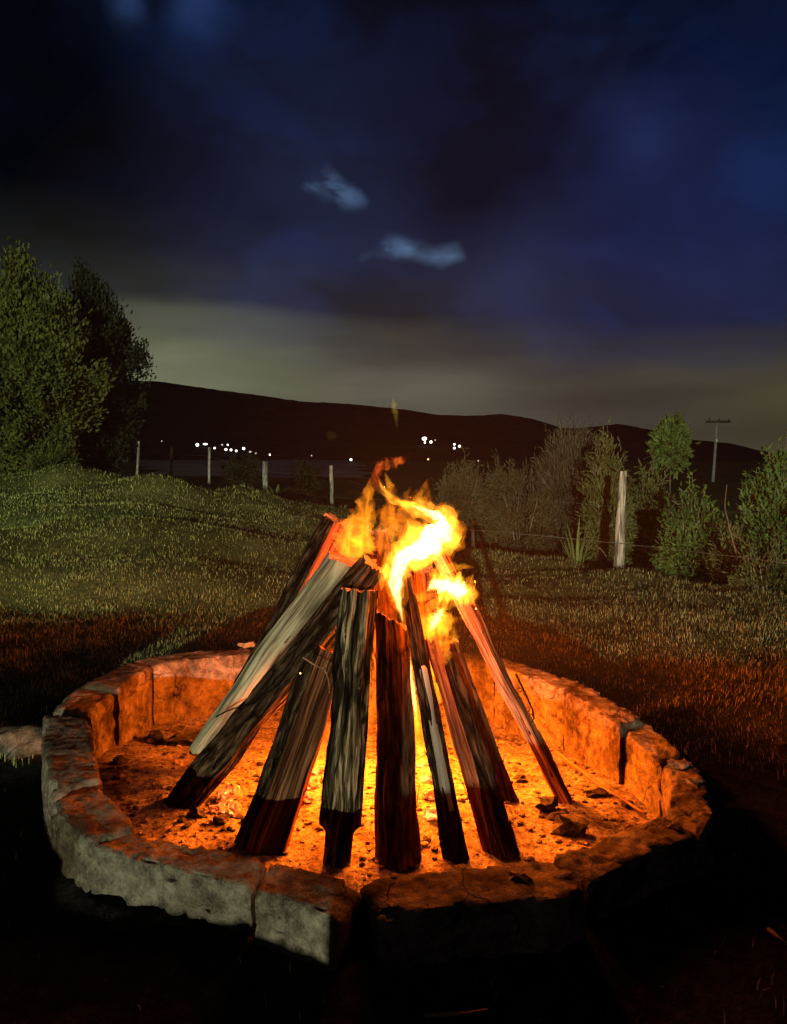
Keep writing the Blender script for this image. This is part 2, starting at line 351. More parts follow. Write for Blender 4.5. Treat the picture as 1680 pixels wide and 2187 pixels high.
def flame_mat(name, col, strength, nscale=(16, 16, 9), lo=0.36, hi=0.66, floor=0.05):
    m, nt = new_mat(name); g = G(nt)
    v = g.coord('Object', nscale)
    h = g.noise(v, 1.0, 4, 0.6, 0.9)
    k = g.n('ShaderNodeMapRange', {0: h, 1: lo, 2: hi, 3: floor * strength, 4: strength}, interpolation_type='SMOOTHSTEP').outputs[0]
    g.out(vol=g.n('ShaderNodeEmission', {0: col, 1: k}).outputs[0]); return m
def flame_core(name, col, st):
    m, nt = new_mat(name); g = G(nt)
    g.out(vol=g.n('ShaderNodeEmission', {0: col, 1: st}).outputs[0]); return m
M['flame_core'] = flame_core('flame_white_hot', (1.0, 0.55, 0.19), 170)
M['flame_body'] = flame_mat('flame_yellow_body', (1.0, 0.34, 0.02), 80, (26, 26, 16), lo=0.36, hi=0.62, floor=0.12)
M['flame_yellow'] = flame_mat('flame_yellow', (1.0, 0.30, 0.012), 50, (22, 22, 11), lo=0.36, hi=0.66, floor=0.04)
M['flame_orange'] = flame_mat('flame_orange', (1.0, 0.22, 0.008), 22, (30, 30, 12), lo=0.38, hi=0.66, floor=0.04)
M['flame_red'] = flame_mat('flame_red', (1.0, 0.10, 0.008), 15, (26, 26, 14), lo=0.38, hi=0.64, floor=0.03)
M['flame_wisp'] = flame_mat('flame_pale_wisp', (1.0, 0.66, 0.05), 10, (20, 20, 8), lo=0.3, hi=0.6, floor=0.1)
M['flame_lick_red'] = flame_mat('flame_red_lick', (1.0, 0.15, 0.012), 42, (40, 40, 22), lo=0.42, hi=0.66, floor=0.02)
M['flame_sheet'] = flame_mat('flame_orange_sheet', (1.0, 0.26, 0.008), 44, (34, 34, 9), lo=0.34, hi=0.62, floor=0.15)
for q in ('flame_lick_red', 'flame_body', 'flame_sheet', 'flame_yellow', 'flame_orange', 'flame_red', 'flame_wisp'): M[q].cycles.volume_step_rate = 0.3

# ------------------------------------------------------------------ helpers
def mesh_obj(name, verts, faces, mat, parent=None, mi=None, uv=None, smooth=True):
    me = bpy.data.meshes.new(name)
    verts = np.asarray(verts, dtype=np.float32)
    if isinstance(faces, np.ndarray):
        nf, k = faces.shape
        me.vertices.add(len(verts)); me.vertices.foreach_set('co', verts.ravel())
        me.loops.add(nf * k); me.loops.foreach_set('vertex_index', faces.astype(np.int32).ravel())
        me.polygons.add(nf); me.polygons.foreach_set('loop_start', np.arange(0, nf * k, k, dtype=np.int32))
        try: me.polygons.foreach_set('loop_total', np.full(nf, k, dtype=np.int32))
        except Exception: pass
    else:
        me.from_pydata([tuple(map(float, v)) for v in verts], [], faces)
    for m in (mat if isinstance(mat, (list, tuple)) else [mat]): me.materials.append(m)
    if mi is not None: me.polygons.foreach_set('material_index', np.asarray(mi, dtype=np.int32))
    if uv is not None:
        ul = me.uv_layers.new(name='UVMap')
        vi = np.zeros(len(me.loops), dtype=np.int32); me.loops.foreach_get('vertex_index', vi)
        ul.data.foreach_set('uv', np.asarray(uv, dtype=np.float32)[vi].ravel())
    me.polygons.foreach_set('use_smooth', np.full(len(me.polygons), smooth, dtype=bool))
    me.update(calc_edges=True); me.validate()
    o = bpy.data.objects.new(name, me); COL.objects.link(o)
    if parent is not None: o.parent = parent
    return o
def tag(o, label, cat=None, group=None, kind=None):
    o['label'] = label
    if cat: o['category'] = cat
    if group: o['group'] = group
    if kind: o['kind'] = kind
    return o
def thing(name, label, cat, group=None, loc=(0, 0, 0)):
    o = bpy.data.objects.new(name, None); COL.objects.link(o); o.empty_display_size = 0.1
    o.location = loc
    return tag(o, label, cat, group)
def local(o, pts):
    """points given in world space, for a child of the unrotated empty o"""
    return np.asarray(pts, dtype=np.float64) - np.array(o.location)
def sm(a, b, t):
    t = np.clip((t - a) / (b - a), 0, 1); return t * t * (3 - 2 * t)
def resample(pts, n):
    p = np.asarray(pts, float); d = np.r_[0, np.cumsum(np.linalg.norm(np.diff(p, axis=0), axis=1))]
    t = np.linspace(0, d[-1], n)
    return np.stack([np.interp(t, d, p[:, i]) for i in range(p.shape[1])], 1)
def spline(pts, n):
    p = np.asarray(pts, float); p = np.vstack([2 * p[0] - p[1], p, 2 * p[-1] - p[-2]])
    out = []
    m = len(p) - 3
    for i in np.linspace(0, m - 1e-6, n):
        k = int(i); t = i - k; a, b, c, d = p[k:k + 4]
        out.append(0.5 * (2 * b + (c - a) * t + (2 * a - 5 * b + 4 * c - d) * t * t + (3 * b - a - 3 * c + d) * t ** 3))
    return np.array(out)
def tube(path, radii, seg=8, cap=True):
    """closed tube along world points; returns verts, faces (list)"""
    p = np.asarray(path, float); n = len(p)
    r = np.broadcast_to(radii, (n,)) if np.ndim(radii) <= 1 else radii
    V = []; Fc = []
    up = np.array([0.13, 0.2, 0.97])
    for i in range(n):
        t = p[min(i + 1, n - 1)] - p[max(i - 1, 0)]; t = t / (np.linalg.norm(t) + 1e-9)
        s = np.cross(t, up if abs(t @ up) < 0.95 else np.array([1.0, 0, 0])); s /= np.linalg.norm(s); c = np.cross(s, t)
        for k in range(seg):
            a = 2 * math.pi * k / seg; V.append(p[i] + r[i] * (math.cos(a) * s + math.sin(a) * c))
    for i in range(n - 1):
        for k in range(seg):
            k2 = (k + 1) % seg; Fc.append((i * seg + k, i * seg + k2, (i + 1) * seg + k2, (i + 1) * seg + k))
    if cap:
        Fc.append(tuple(reversed(range(seg)))); Fc.append(tuple((n - 1) * seg + k for k in range(seg)))
    return np.array(V), Fc
def join_parts(parts):
    V = []; Fc = []; o = 0
    for v, f in parts:
        V.append(v); Fc += [tuple(i + o for i in q) for q in f]; o += len(v)
    return np.vstack(V), Fc
def box(c, size, rz=0.0, ax=None):
    c = np.asarray(c, float); sx, sy, sz = np.asarray(size, float) / 2
    v = np.array([(a * sx, b * sy, d * sz) for d in (-1, 1) for b in (-1, 1) for a in (-1, 1)])
    cs, sn = math.cos(rz), math.sin(rz)
    v = np.stack([v[:, 0] * cs - v[:, 1] * sn, v[:, 0] * sn + v[:, 1] * cs, v[:, 2]], 1)
    return v + c, [(0, 2, 3, 1), (4, 5, 7, 6), (0, 1, 5, 4), (2, 6, 7, 3), (0, 4, 6, 2), (1, 3, 7, 5)]
def ico(c, r, sub=1, squash=(1, 1, 1), rough=0.0, seed=0):
    bm = bmesh.new(); bmesh.ops.create_icosphere(bm, subdivisions=sub, radius=1.0)
    V = []
    for v in bm.verts:
        d = v.co.copy()
        k = 1 + rough * noise.noise(d * 1.7 + Vector((seed * 3.1, seed * 1.7, 0))) + rough * 0.5 * noise.noise(d * 4.3 + Vector((0, seed, 5)))
        V.append((d.x * k * squash[0] * r + c[0], d.y * k * squash[1] * r + c[1], d.z * k * squash[2] * r + c[2]))
    Fc = [tuple(v.index for v in f.verts) for f in bm.faces]; bm.free()
    return np.array(V), Fc
def nz(x, y, z, s=1.0, o=3):
    return noise.fractal(Vector((x * s, y * s, z * s)), 1.0, 2.0, o)

# ------------------------------------------------------------------ ground
EDGE = np.array([(-30, 19), (-9, 15.6), (-6.2, 14.4), (-4.6, 13.3), (-3.2, 12.9), (-2.4, 14.2), (-1.0, 15.6), (0.2, 12.6), (1.0, 10.2), (2.5, 8.55), (3.8, 7.05), (6.5, 5.2), (14, 1.0), (30, -6)], float)
PITC = np.array([-0.21, 2.99])
RIM = 0.2
# each block: outer edge points, inner edge points of its top face (both running the same way), height offset
BLOCKS = [
 ('front left long block, outer face lit pale green', [(545, 1903), (640, 1930), (722, 1962)], [(580, 1838), (680, 1862), (772, 1884)], 0.0),
 (None, [(192, 1806), (290, 1838), (400, 1868), (535, 1898)], [(282, 1772), (360, 1792), (470, 1812), (571, 1834)], 0.0),
 (None, [(106, 1706), (116, 1735), (150, 1770), (187, 1801)], [(214, 1676), (250, 1712), (278, 1738), (300, 1762)], 0.006),
 (None, [(92, 1522), (90, 1580), (97, 1640), (104, 1690)], [(190, 1532), (198, 1575), (208, 1630), (214, 1664)], 0.008),
 (None, [(168, 1462), (140, 1486), (112, 1512)], [(250, 1474), (222, 1496), (195, 1524)], -0.012),
 (None, [(270, 1413), (225, 1430), (172, 1458)], [(322, 1424), (290, 1444), (254, 1470)], 0.0),
 (None, [(535, 1383), (430, 1388), (340, 1398), (276, 1411)], [(540, 1397), (450, 1405), (380, 1413), (330, 1422)], 0.004),
 (None, [(790, 1374), (660, 1376), (541, 1382)], [(790, 1390), (660, 1390), (546, 1396)], 0.0),
 (None, [(1060, 1398), (930, 1382), (796, 1374)], [(1052, 1420), (920, 1398), (796, 1390)], 0.0),
 (None, [(1254, 1462), (1160, 1428), (1066, 1399)], [(1203, 1474), (1130, 1448), (1058, 1422)], 0.0),
 (None, [(1372, 1534), (1320, 1498), (1260, 1465)], [(1322, 1552), (1270, 1512), (1207, 1477)], 0.006),
 (None, [(1462, 1606), (1420, 1566), (1376, 1537)], [(1408, 1632), (1370, 1590), (1326, 1556)], 0.0),
 (None, [(1502, 1778), (1522, 1740), (1508, 1660), (1466, 1610)], [(1418, 1732), (1430, 1700), (1428, 1660), (1412, 1636)], 0.0),
 (None, [(1256, 1888), (1330, 1850), (1400, 1815), (1497, 1782)], [(1180, 1828), (1260, 1800), (1340, 1765), (1414, 1737)], -0.004),
 (None, [(809, 1953), (950, 1938), (1084, 1928), (1190, 1922), (1250, 1892)], [(773, 1877), (880, 1862), (980, 1850), (1090, 1842), (1174, 1831)], 0.003),
]
def ring_radius(which):
    th = []; rr = []
    for _, o_, i_, dz in BLOCKS:
        for q in (o_ if which == 'outer' else i_):
            p = at(q[0], q[1], z=RIM); th.append(math.atan2(p.y - PITC[1], p.x - PITC[0])); rr.append(math.hypot(p.x - PITC[0], p.y - PITC[1]))
    k = np.argsort(th); th = np.array(th)[k]; rr = np.array(rr)[k]
    return np.r_[th - 2 * math.pi, th, th + 2 * math.pi], np.r_[rr, rr, rr]
RI = ring_radius('inner'); RO = ring_radius('outer')
def rin(x, y): return np.hypot(x - PITC[0], y - PITC[1]) - np.interp(np.arctan2(y - PITC[1], x - PITC[0]), *RI)
def rout(x, y): return np.hypot(x - PITC[0], y - PITC[1]) - np.interp(np.arctan2(y - PITC[1], x - PITC[0]), *RO)

def vnoise(x, y, s, seed=0):
    """cheap smooth value noise, vectorised"""
    X = np.asarray(x) * s + seed * 17.3; Y = np.asarray(y) * s + seed * 9.1
    xi = np.floor(X).astype(np.int64); yi = np.floor(Y).astype(np.int64); fx = X - xi; fy = Y - yi
    fx = fx * fx * (3 - 2 * fx); fy = fy * fy * (3 - 2 * fy)
    def hsh(a, b):
        n = (a * 374761393 + b * 668265263 + seed * 69069) & 0x7fffffff
        n = ((n ^ (n >> 13)) * 1274126177) & 0x7fffffff
        return ((n ^ (n >> 16)) & 0xffff) / 65535.0
    return (hsh(xi, yi) * (1 - fx) + hsh(xi + 1, yi) * fx) * (1 - fy) + (hsh(xi, yi + 1) * (1 - fx) + hsh(xi + 1, yi + 1) * fx) * fy - 0.5
def beyond(x, y):
    """signed distance beyond the lawn's edge (positive = outside)"""
    x = np.asarray(x, float); y = np.asarray(y, float)
    best = np.full(x.shape, 1e9)
    for a, b in zip(EDGE[:-1], EDGE[1:]):
        d = b - a; t = np.clip(((x - a[0]) * d[0] + (y - a[1]) * d[1]) / (d @ d), 0, 1)
        best = np.minimum(best, np.hypot(x - a[0] - t * d[0], y - a[1] - t * d[1]))
    ye = np.interp(x, EDGE[:, 0], EDGE[:, 1])
    return np.where(y > ye, best, -best)
def height(x, y):
    x = np.asarray(x, float); y = np.asarray(y, float)
    lawn = 0.118 * np.clip(np.clip(y - 5.6, 0, None), 0, 8.0) * sm(0.4, -4.2, x)
    lawn += 0.24 * np.exp(-(((x + 6.0) / 0.75) ** 2 + ((y - 13.6) / 0.7) ** 2)) + 0.24 * np.exp(-(((x + 3.9) / 0.85) ** 2 + ((y - 12.3) / 0.6) ** 2))
    fade = sm(4.2, 7.0, y)
    lawn += fade * (0.26 * vnoise(x * 0.45, y, 0.95, 1) * sm(1.5, -3, x) + 0.13 * vnoise(x * 0.5, y, 2.2, 2) * sm(5, 9, y) + 0.06 * vnoise(x, y, 1.7, 21)) + 0.03 * vnoise(x, y, 2.6, 3)
    far = -0.45 - 0.35 * sm(-0.5, 1.5, x) * (1 - sm(20, 40, y)) + 1.0 * sm(-0.5, -9, x) * (1 - sm(28, 70, y)) - 0.2 * sm(20, 60, y) + 0.25 * vnoise(x, y, 0.35, 4) * (1 - sm(60, 200, y))
    b = beyond(x, y)
    w = sm(-0.02, 0.5, b)
    h = lawn * (1 - w) + far * w
    r = np.hypot(x - PITC[0], y - PITC[1])
    h = np.where(r < 2.2, h * sm(1.3, 2.2, r), h)
    ro = rout(x, y)
    h += np.where(y < 3, 0.085 * np.exp(-np.clip(ro, 0, None) / 0.16) * (1 - sm(1.9, 2.5, y)) - 0.05 * sm(0.0, 0.4, ro) * (1 - sm(2.2, 3.0, y)), 0)
    h -= 0.36 * (1 - sm(0.03, 0.11, rin(x, y)))
    return h
def axis(lo, hi, bands):
    v = [lo]
    while v[-1] < hi:
        c = v[-1]; step = 200.0
        for a, b, s in bands:
            if a <= c < b: step = s; break
        v.append(c + step)
    return np.array(v)
gx = axis(-3000, 3000, [(-3000, -100, 100), (-100, -20, 8), (-20, -9, 0.6), (-9, -1.7, 0.12), (-1.7, 1.7, 0.06), (1.7, 6, 0.12), (6, 20, 0.6), (20, 100, 8), (100, 3000, 100)])
gy = axis(-60, 3000, [(-60, -2, 4), (-2, 1.2, 0.3), (1.2, 4.6, 0.06), (4.6, 19, 0.12), (19, 40, 0.6), (40, 120, 8), (120, 3000, 100)])
X, Y = np.meshgrid(gx, gy); Z = height(X.ravel(), Y.ravel())
nx, ny = len(gx), len(gy)
ii = np.arange(nx * ny).reshape(ny, nx)
gf = np.stack([ii[:-1, :-1], ii[:-1, 1:], ii[1:, 1:], ii[1:, :-1]], -1).reshape(-1, 4)
ground = mesh_obj('ground', np.stack([X.ravel(), Y.ravel(), Z], 1), gf, M['soil'])
tag(ground, 'dark turf and soil sloping up to the left behind the fire pit', kind='structure')

# far pasture: a pale sheet on the plain below the hills
def far_field():
    out = []
    A = at(290, 1000, Y=68); B = at(800, 1010, Y=68)
    ys = np.linspace(62, 150, 22); V = []; 
    for y in ys:
        for t in np.linspace(0, 1, 24):
            xa = np.interp(y, [62, 150], [-19, -52]); xb = np.interp(y, [62, 150], [-1.5, -8])
            x = xa + (xb - xa) * t + 1.2 * math.sin(y * 0.4 + t * 3)
            V.append((x, y, float(height(np.array([x]), np.array([y]))[0]) + 0.12 + 0.012 * (y - 62)))
    i = np.arange(22 * 24).reshape(22, 24)
    f = np.stack([i[:-1, :-1], i[:-1, 1:], i[1:, 1:], i[1:, :-1]], -1).reshape(-1, 4)
    o = mesh_obj('field', V, f, M['field']); tag(o, 'pale dry pasture on the plain beyond the left fence posts', kind='structure')
far_field()

# ------------------------------------------------------------------ hills
RIDGE = [(-900, 800), (-300, 790), (100, 800), (290, 813), (345, 815), (430, 828), (560, 845), (640, 857), (740, 862), (860, 874), (935, 886), (1010, 888), (1075, 884), (1140, 895), (1200, 914), (1235, 915), (1290, 909), (1320, 905), (1360, 912), (1410, 922), (1470, 938), (1560, 947), (1640, 966), (1760, 972), (2200, 965), (3000, 955)]
rx = np.array([p[0] for p in RIDGE]); ry = np.array([p[1] for p in RIDGE])
def ridge_el(px):
    v = pix_dir(px, float(np.interp(px, rx, ry))); return math.atan2(v.z, math.hypot(v.x, v.y)), math.atan2(v.x, v.y)
HD0, HD1, HP = 260.0, 1500.0, 1.25
def hills():
    V = []; px = np.linspace(-900, 3000, 300); nt_ = 26
    for x in px:
        el, az = ridge_el(x); el += 0.0008 * noise.noise(Vector((x * 0.05, 0, 0))) + 0.0005 * noise.noise(Vector((x * 0.2, 3, 0)))
        for k in range(nt_ + 4):
            t = k / nt_
            d = HD0 + (HD1 - HD0) * t
            e = el * min(t, 1) ** HP
            z = CAM.z + d * math.tan(e) - 2.2 * (1 - min(t, 1)) + 5 * t * (1 - min(t, 1)) * noise.noise(Vector((x * 0.02, t * 6, 1)))
            if t > 1: z -= (t - 1) * 400
            V.append((d * math.sin(az), d * math.cos(az), z))
    i = np.arange(300 * (nt_ + 4)).reshape(300, nt_ + 4)
    f = np.stack([i[:-1, :-1], i[1:, :-1], i[1:, 1:], i[:-1, 1:]], -1).reshape(-1, 4)
    o = mesh_obj('hills', V, f, M['hill']); tag(o, 'dark ridge of hills behind the valley', kind='structure')
hills()

# ------------------------------------------------------------------ fire pit
pit = thing('fire_pit', 'round fire pit ringed with rough pale stone blocks holding the burning log stack', 'fire pit', loc=(PITC[0], PITC[1], 0))
def stone_block(idx, lab, outer, inner, dz):
    z = RIM + dz + (0.006, -0.005, 0.003, 0.008, -0.010, 0.004, 0.0)[idx % 7]
    if len(outer) == 3: outer = [outer[0], outer[2]]; inner = [inner[0], inner[2]]
    po = np.array([at(x, y, z=z)[:] for x, y in outer]); pi = np.array([at(x, y, z=z)[:] for x, y in inner])
    for e0, e1 in ((0, 1), (-1, -2)):   # blocks touch at their inner edge
        dv = pi[e0] - pi[e1]; pi[e0] += dv / np.linalg.norm(dv) * 0.006
    ln = np.linalg.norm(np.diff(po, axis=0), axis=1).sum()
    n = max(10, int(ln / 0.011)); po = resample(po, n); pi = resample(pi, n)
    V = []; Fc = []
    zb = -0.30
    # ring: inner side up, across the top, outer side down
    prof = [(0.02, zb, 0)] + [(0.0, zb + (z - 0.02 - zb) * t, 0) for t in (0.35, 0.5, 0.55, 0.6, 0.65, 0.7, 0.75, 0.8, 0.84, 0.88, 0.92, 0.96, 1.0)]
    top = [(0.05, 1)] + [(t, 1) for t in np.linspace(0.12, 0.88, 14)] + [(0.95, 1)]
    m = None
    for i in range(n):
        ring = []
        a, b = pi[i], po[i]; ww = np.linalg.norm(b - a); e = (b - a) / ww
        endw = min(i, n - 1 - i)
        ez = -0.016 * max(0, 1 - endw / 2.0) ** 1.5
        for s, zz, _ in prof: ring.append((*(a + e * s * ww)[:2], zz))
        for s, _ in top:
            edge = 0.007 * (max(0, 1 - s / 0.12) ** 2 + max(0, 1 - (1 - s) / 0.12) ** 2)
            ring.append((*(a + e * s * ww)[:2], z - edge + ez))
        for t in (1.0, 0.97, 0.94, 0.91, 0.88, 0.85, 0.82, 0.79, 0.76, 0.73, 0.70, 0.67, 0.64, 0.6, 0.5, 0.3, 0.0):
            zz = zb + (z - 0.02 - zb) * t
            ring.append((*(b + e * 0.03 * (1 - t) ** 1.0)[:2], zz))
        m = len(ring)
        for (x, y, zz) in ring:
            big = nz(x, y, zz, 7, 3); fi = nz(x + 3, y, zz, 34, 4); chip = max(0, nz(x, y + 7, zz, 15, 3) - 0.1)
            outw = np.array([x, y]) - PITC; outw /= np.linalg.norm(outw)
            side = 1 if np.hypot(x - b[0], y - b[1]) < 0.02 else (-1 if np.hypot(x - a[0], y - a[1]) < 0.02 else 0)
            x2 = x + outw[0] * (side * (0.006 * big + 0.006 * fi - 0.034 * chip)); y2 = y + outw[1] * (side * (0.006 * big + 0.006 * fi - 0.034 * chip))
            z2 = zz + (0.004 * big + 0.004 * fi - (0.032 * chip if side else 0.007 * chip)) * (1 if zz > z - 0.08 else 0.2)
            V.append((x2, y2, z2))
    for i in range(n - 1):
        for k in range(m):
            k2 = (k + 1) % m; Fc.append((i * m + k, i * m + k2, (i + 1) * m + k2, (i + 1) * m + k))
    Fc.append(tuple(range(m))); Fc.append(tuple(reversed([(n - 1) * m + k for k in range(m)])))
    o = mesh_obj('stone_block', local(pit, V), Fc, M['stone'], pit)
    bm = bmesh.new(); bm.from_mesh(o.data); bmesh.ops.recalc_face_normals(bm, faces=bm.faces); bm.to_mesh(o.data); bm.free()
    es = o.data
    mod = o.modifiers.new('sharp_ends', 'EDGE_SPLIT'); mod.split_angle = R(50)
    if lab: o['label'] = lab
for i, (lab, a, b, dz) in enumerate(BLOCKS): stone_block(i, lab, a, b, dz)

FLOOR = -0.03
def floor_z(x, y):
    x = np.asarray(x, float); y = np.asarray(y, float)
    r = np.hypot(x - PITC[0], (y - PITC[1]))
    z = FLOOR + 0.012 * vnoise(x, y, 9, 5) + 0.03 * vnoise(x, y, 3.2, 6) + 0.006 * vnoise(x, y, 30, 7) + 0.004 * vnoise(x, y, 60, 8)
    z += 0.04 * np.exp(-(((x - 0.05) / 0.4) ** 2 + ((y - 2.7) / 0.4) ** 2)) - 0.09 * sm(2.9, 3.9, y)
    # ash heaped against the right front block
    z += 0.20 * np.exp(-(((x - 0.82) / 0.22) ** 2 + ((y - 2.06) / 0.20) ** 2))
    z += 0.05 * np.exp(-(((x + 0.85) / 0.3) ** 2 + ((y - 2.6) / 0.35) ** 2))
    return z
def ash_bed():
    n1, n2 = 70, 200; V = []
    for i in range(n1):
        r = 1.2 * (i / (n1 - 1)) ** 0.85
        for k in range(n2):
            a = 2 * math.pi * k / n2; V.append((PITC[0] + r * math.cos(a), PITC[1] + r * math.sin(a), 0))
    V = np.array(V); th = np.arctan2(V[:, 1] - PITC[1], V[:, 0] - PITC[0]); k = (np.interp(th, *RI) + 0.05) / 1.2
    V[:, 0] = PITC[0] + (V[:, 0] - PITC[0]) * k; V[:, 1] = PITC[1] + (V[:, 1] - PITC[1]) * k; V[:, 2] = floor_z(V[:, 0], V[:, 1])
    i = np.arange(n1 * n2).reshape(n1, n2); j = np.roll(i, -1, 1)
    f = np.stack([i[:-1], i[1:], j[1:], j[:-1]], -1).reshape(-1, 4)
    o = mesh_obj('ash_bed', local(pit, V), f, M['ash'], pit); o['label'] = 'orange lit bed of ash and cinders'
ash_bed()
def fz(x, y): return float(floor_z(np.array([x]), np.array([y]))[0])
def in_pit(n, rmax=0.86):
    r = rmax * np.sqrt(rng.random(n)); a = rng.random(n) * 2 * math.pi
    return PITC[0] + r * np.cos(a), PITC[1] + r * np.sin(a)

def fragments(name, n, mat, rmax, s0, s1, lab, centre=(PITC[0], PITC[1])):
    parts = []
    for k in range(n):
        r = rmax * math.sqrt(rng.random()); a = rng.random() * 6.283
        q = np.interp(math.atan2(math.sin(a), math.cos(a)), *RI) / 1.14
        x = centre[0] + r * q * math.cos(a); y = centre[1] + r * q * math.sin(a)
        s = s0 + (s1 - s0) * rng.random() ** 2.5
        parts.append(ico((x, y, fz(x, y) + s * 0.25), s, 1, (1, 0.5 + rng.random() * 0.7, 0.35 + 0.3 * rng.random()), 0.5, k))
    v, f = join_parts(parts)
    o = mesh_obj(name, local(pit, v), f, mat, pit, smooth=False); o['kind'] = 'stuff'; o['label'] = lab
fragments('ash_fragment', 2000, M['ash'], 1.08, 0.004, 0.016, 'crumbs of ash strewn over the pit floor')
fragments('cinder_fragment', 420, M['charcoal'], 1.06, 0.004, 0.018, 'small black cinders strewn over the pit floor')

# ------------------------------------------------------------------ logs
def log(label, b, t, w0, w1, poly, mats, Yt, zb=None, Yb=None, name='firewood_log', amp=0.004, bow=0.0, endmat='end', slant=0.0, twist=0.0, split_lab=None, seed=None, narrow=None):
    """poly: cross-section corners (side, toward camera) in half widths; mats: the material of the edge that starts at each corner"""
    seed = seed if seed is not None else (hash(label) % 97)
    seed = sum(ord(ch) for ch in label) % 97
    B = at(b[0], b[1], Y=Yb) if Yb is not None else at(b[0], b[1], z=FLOOR if zb is None else zb)
    T = at(t[0], t[1], Y=Yt)
    root_loc = B
    ax = (T - B); ln = ax.length; ax.normalize()
    mid = (B + T) / 2; c = (CAM - mid); c -= ax * c.dot(ax); c.normalize(); s = c.cross(ax).normalized() * 1.0
    if s.x < 0: s = -s
    hw0 = w0 / 2 / F * B.y; hw1 = w1 / 2 / F * T.y
    P = np.array(poly, float); K = len(P)
    pts = []; em = []; per = []
    acc = 0
    for k in range(K):
        a, d = P[k], P[(k + 1) % K]; L = np.linalg.norm(d - a); m = max(3, int(L * hw0 / 0.0042))
        for q in range(m):
            pts.append(a + (d - a) * q / m); em.append(mats[k]); per.append(acc + L * hw0 * q / m)
        acc += L * hw0
    pts = np.array(pts); m = len(pts)
    # round the corners a little
    for _ in range(2): pts = 0.25 * np.roll(pts, 1, 0) + 0.5 * pts + 0.25 * np.roll(pts, -1, 0)
    slots = sorted(set(mats) | {endmat}); si = {q: i for i, q in enumerate(slots)}
    n = max(30, int(ln / 0.013)); V = []; UV = []
    for i in range(n):
        u = i / (n - 1); hw = hw0 + (hw1 - hw0) * u
        if narrow and u < narrow[0]: hw *= narrow[1] + (1 - narrow[1]) * max(0, (u / narrow[0] - 0.85) / 0.15)
        cen = B + ax * (ln * u) + c * (bow * math.sin(u * math.pi)) + s * (0.007 * noise.noise(Vector((u * 3, seed, 0))) + 0.003 * noise.noise(Vector((u * 9, seed, 4))))
        tw = twist * (u - 0.5)
        for k in range(m):
            px, pc = pts[k]; px, pc = px * math.cos(tw) - pc * math.sin(tw), px * math.sin(tw) + pc * math.cos(tw)
            rr = math.hypot(px, pc) + 1e-6
            q = Vector((per[k] * 38, u * ln * 3.2, seed * 2.3)); q2 = Vector((per[k] * 110, u * ln * 6, seed * 1.3)); q3 = Vector((px * 1.3, pc * 1.3 + seed, u * ln * 5))
            A = amp * (1.7 if 'bark' in em[k] else 0.8)
            dd = A * noise.noise(q) + A * 0.6 * noise.noise(q2) + 0.007 * noise.noise(q3)
            if 'bark' in em[k]: dd -= (0.03 if em[k] == 'bark_grey' else 0.013) * max(0, noise.noise(Vector((per[k] * 46 + 2 * noise.noise(Vector((u * 7, seed, 0))), u * ln * 3.0, seed))) - 0.02)
            f = (hw * rr + dd) / rr
            sl = slant * px * hw * (1 if u > 0.5 else 0) * max(0, (u - 0.85) / 0.15)
            endj = (0.016 * noise.noise(Vector((per[k] * 40, seed, u * 9))) + 0.008 * noise.noise(Vector((per[k] * 120, seed, u * 9)))) if i in (0, n - 1) else 0
            p = cen + s * (px * f) + c * (pc * f) + ax * (sl + endj)
            V.append(p - root_loc); UV.append((per[k] + seed, u * ln))
    Fc = []; mi = []
    for i in range(n - 1):
        for k in range(m):
            k2 = (k + 1) % m; Fc.append((i * m + k, i * m + k2, (i + 1) * m + k2, (i + 1) * m + k)); mi.append(si[em[k]])
    # ends as fans with a roughened middle ring
    for i, flip in ((0, True), (n - 1, False)):
        base = len(V); ring = [V[i * m + k] for k in range(m)]
        ctr = sum(ring, Vector()) / m
        for sc in (0.98, 0.66, 0.33):
            for k in range(m):
                p = ctr + (ring[k] - ctr) * sc + ax * (0.004 * noise.noise(ring[k] * 60 * sc + Vector((seed, 0, 0))) * (1 if sc < 0.9 else 0))
                V.append(p); UV.append(((ring[k] - ctr).dot(s) * sc, (ring[k] - ctr).dot(c) * sc))
        V.append(ctr); UV.append((0, 0)); cidx = len(V) - 1
        def quad(a0, b0):
            for k in range(m):
                k2 = (k + 1) % m; q = (a0 + k, b0 + k, b0 + k2, a0 + k2)
                Fc.append(q if flip else q[::-1]); mi.append(si[endmat])
        quad(i * m, base); quad(base, base + m); quad(base + m, base + 2 * m)
        for k in range(m):
            k2 = (k + 1) % m; q = (base + 2 * m + k, cidx, base + 2 * m + k2)
            Fc.append(q if flip else q[::-1]); mi.append(si[endmat])
    o = mesh_obj(name, V, Fc, [M[q] for q in slots], None, mi, UV)
    o.location = root_loc
    bm = bmesh.new(); bm.from_mesh(o.data); bmesh.ops.recalc_face_normals(bm, faces=bm.faces); bm.to_mesh(o.data); bm.free()
    mod = o.modifiers.new('crisp_edges', 'EDGE_SPLIT'); mod.split_angle = R(62)
    tag(o, label, 'log', 'firewood logs leaned together over the fire')
    # torn slivers of wood and bark standing off the surface
    lr = random.Random(seed)
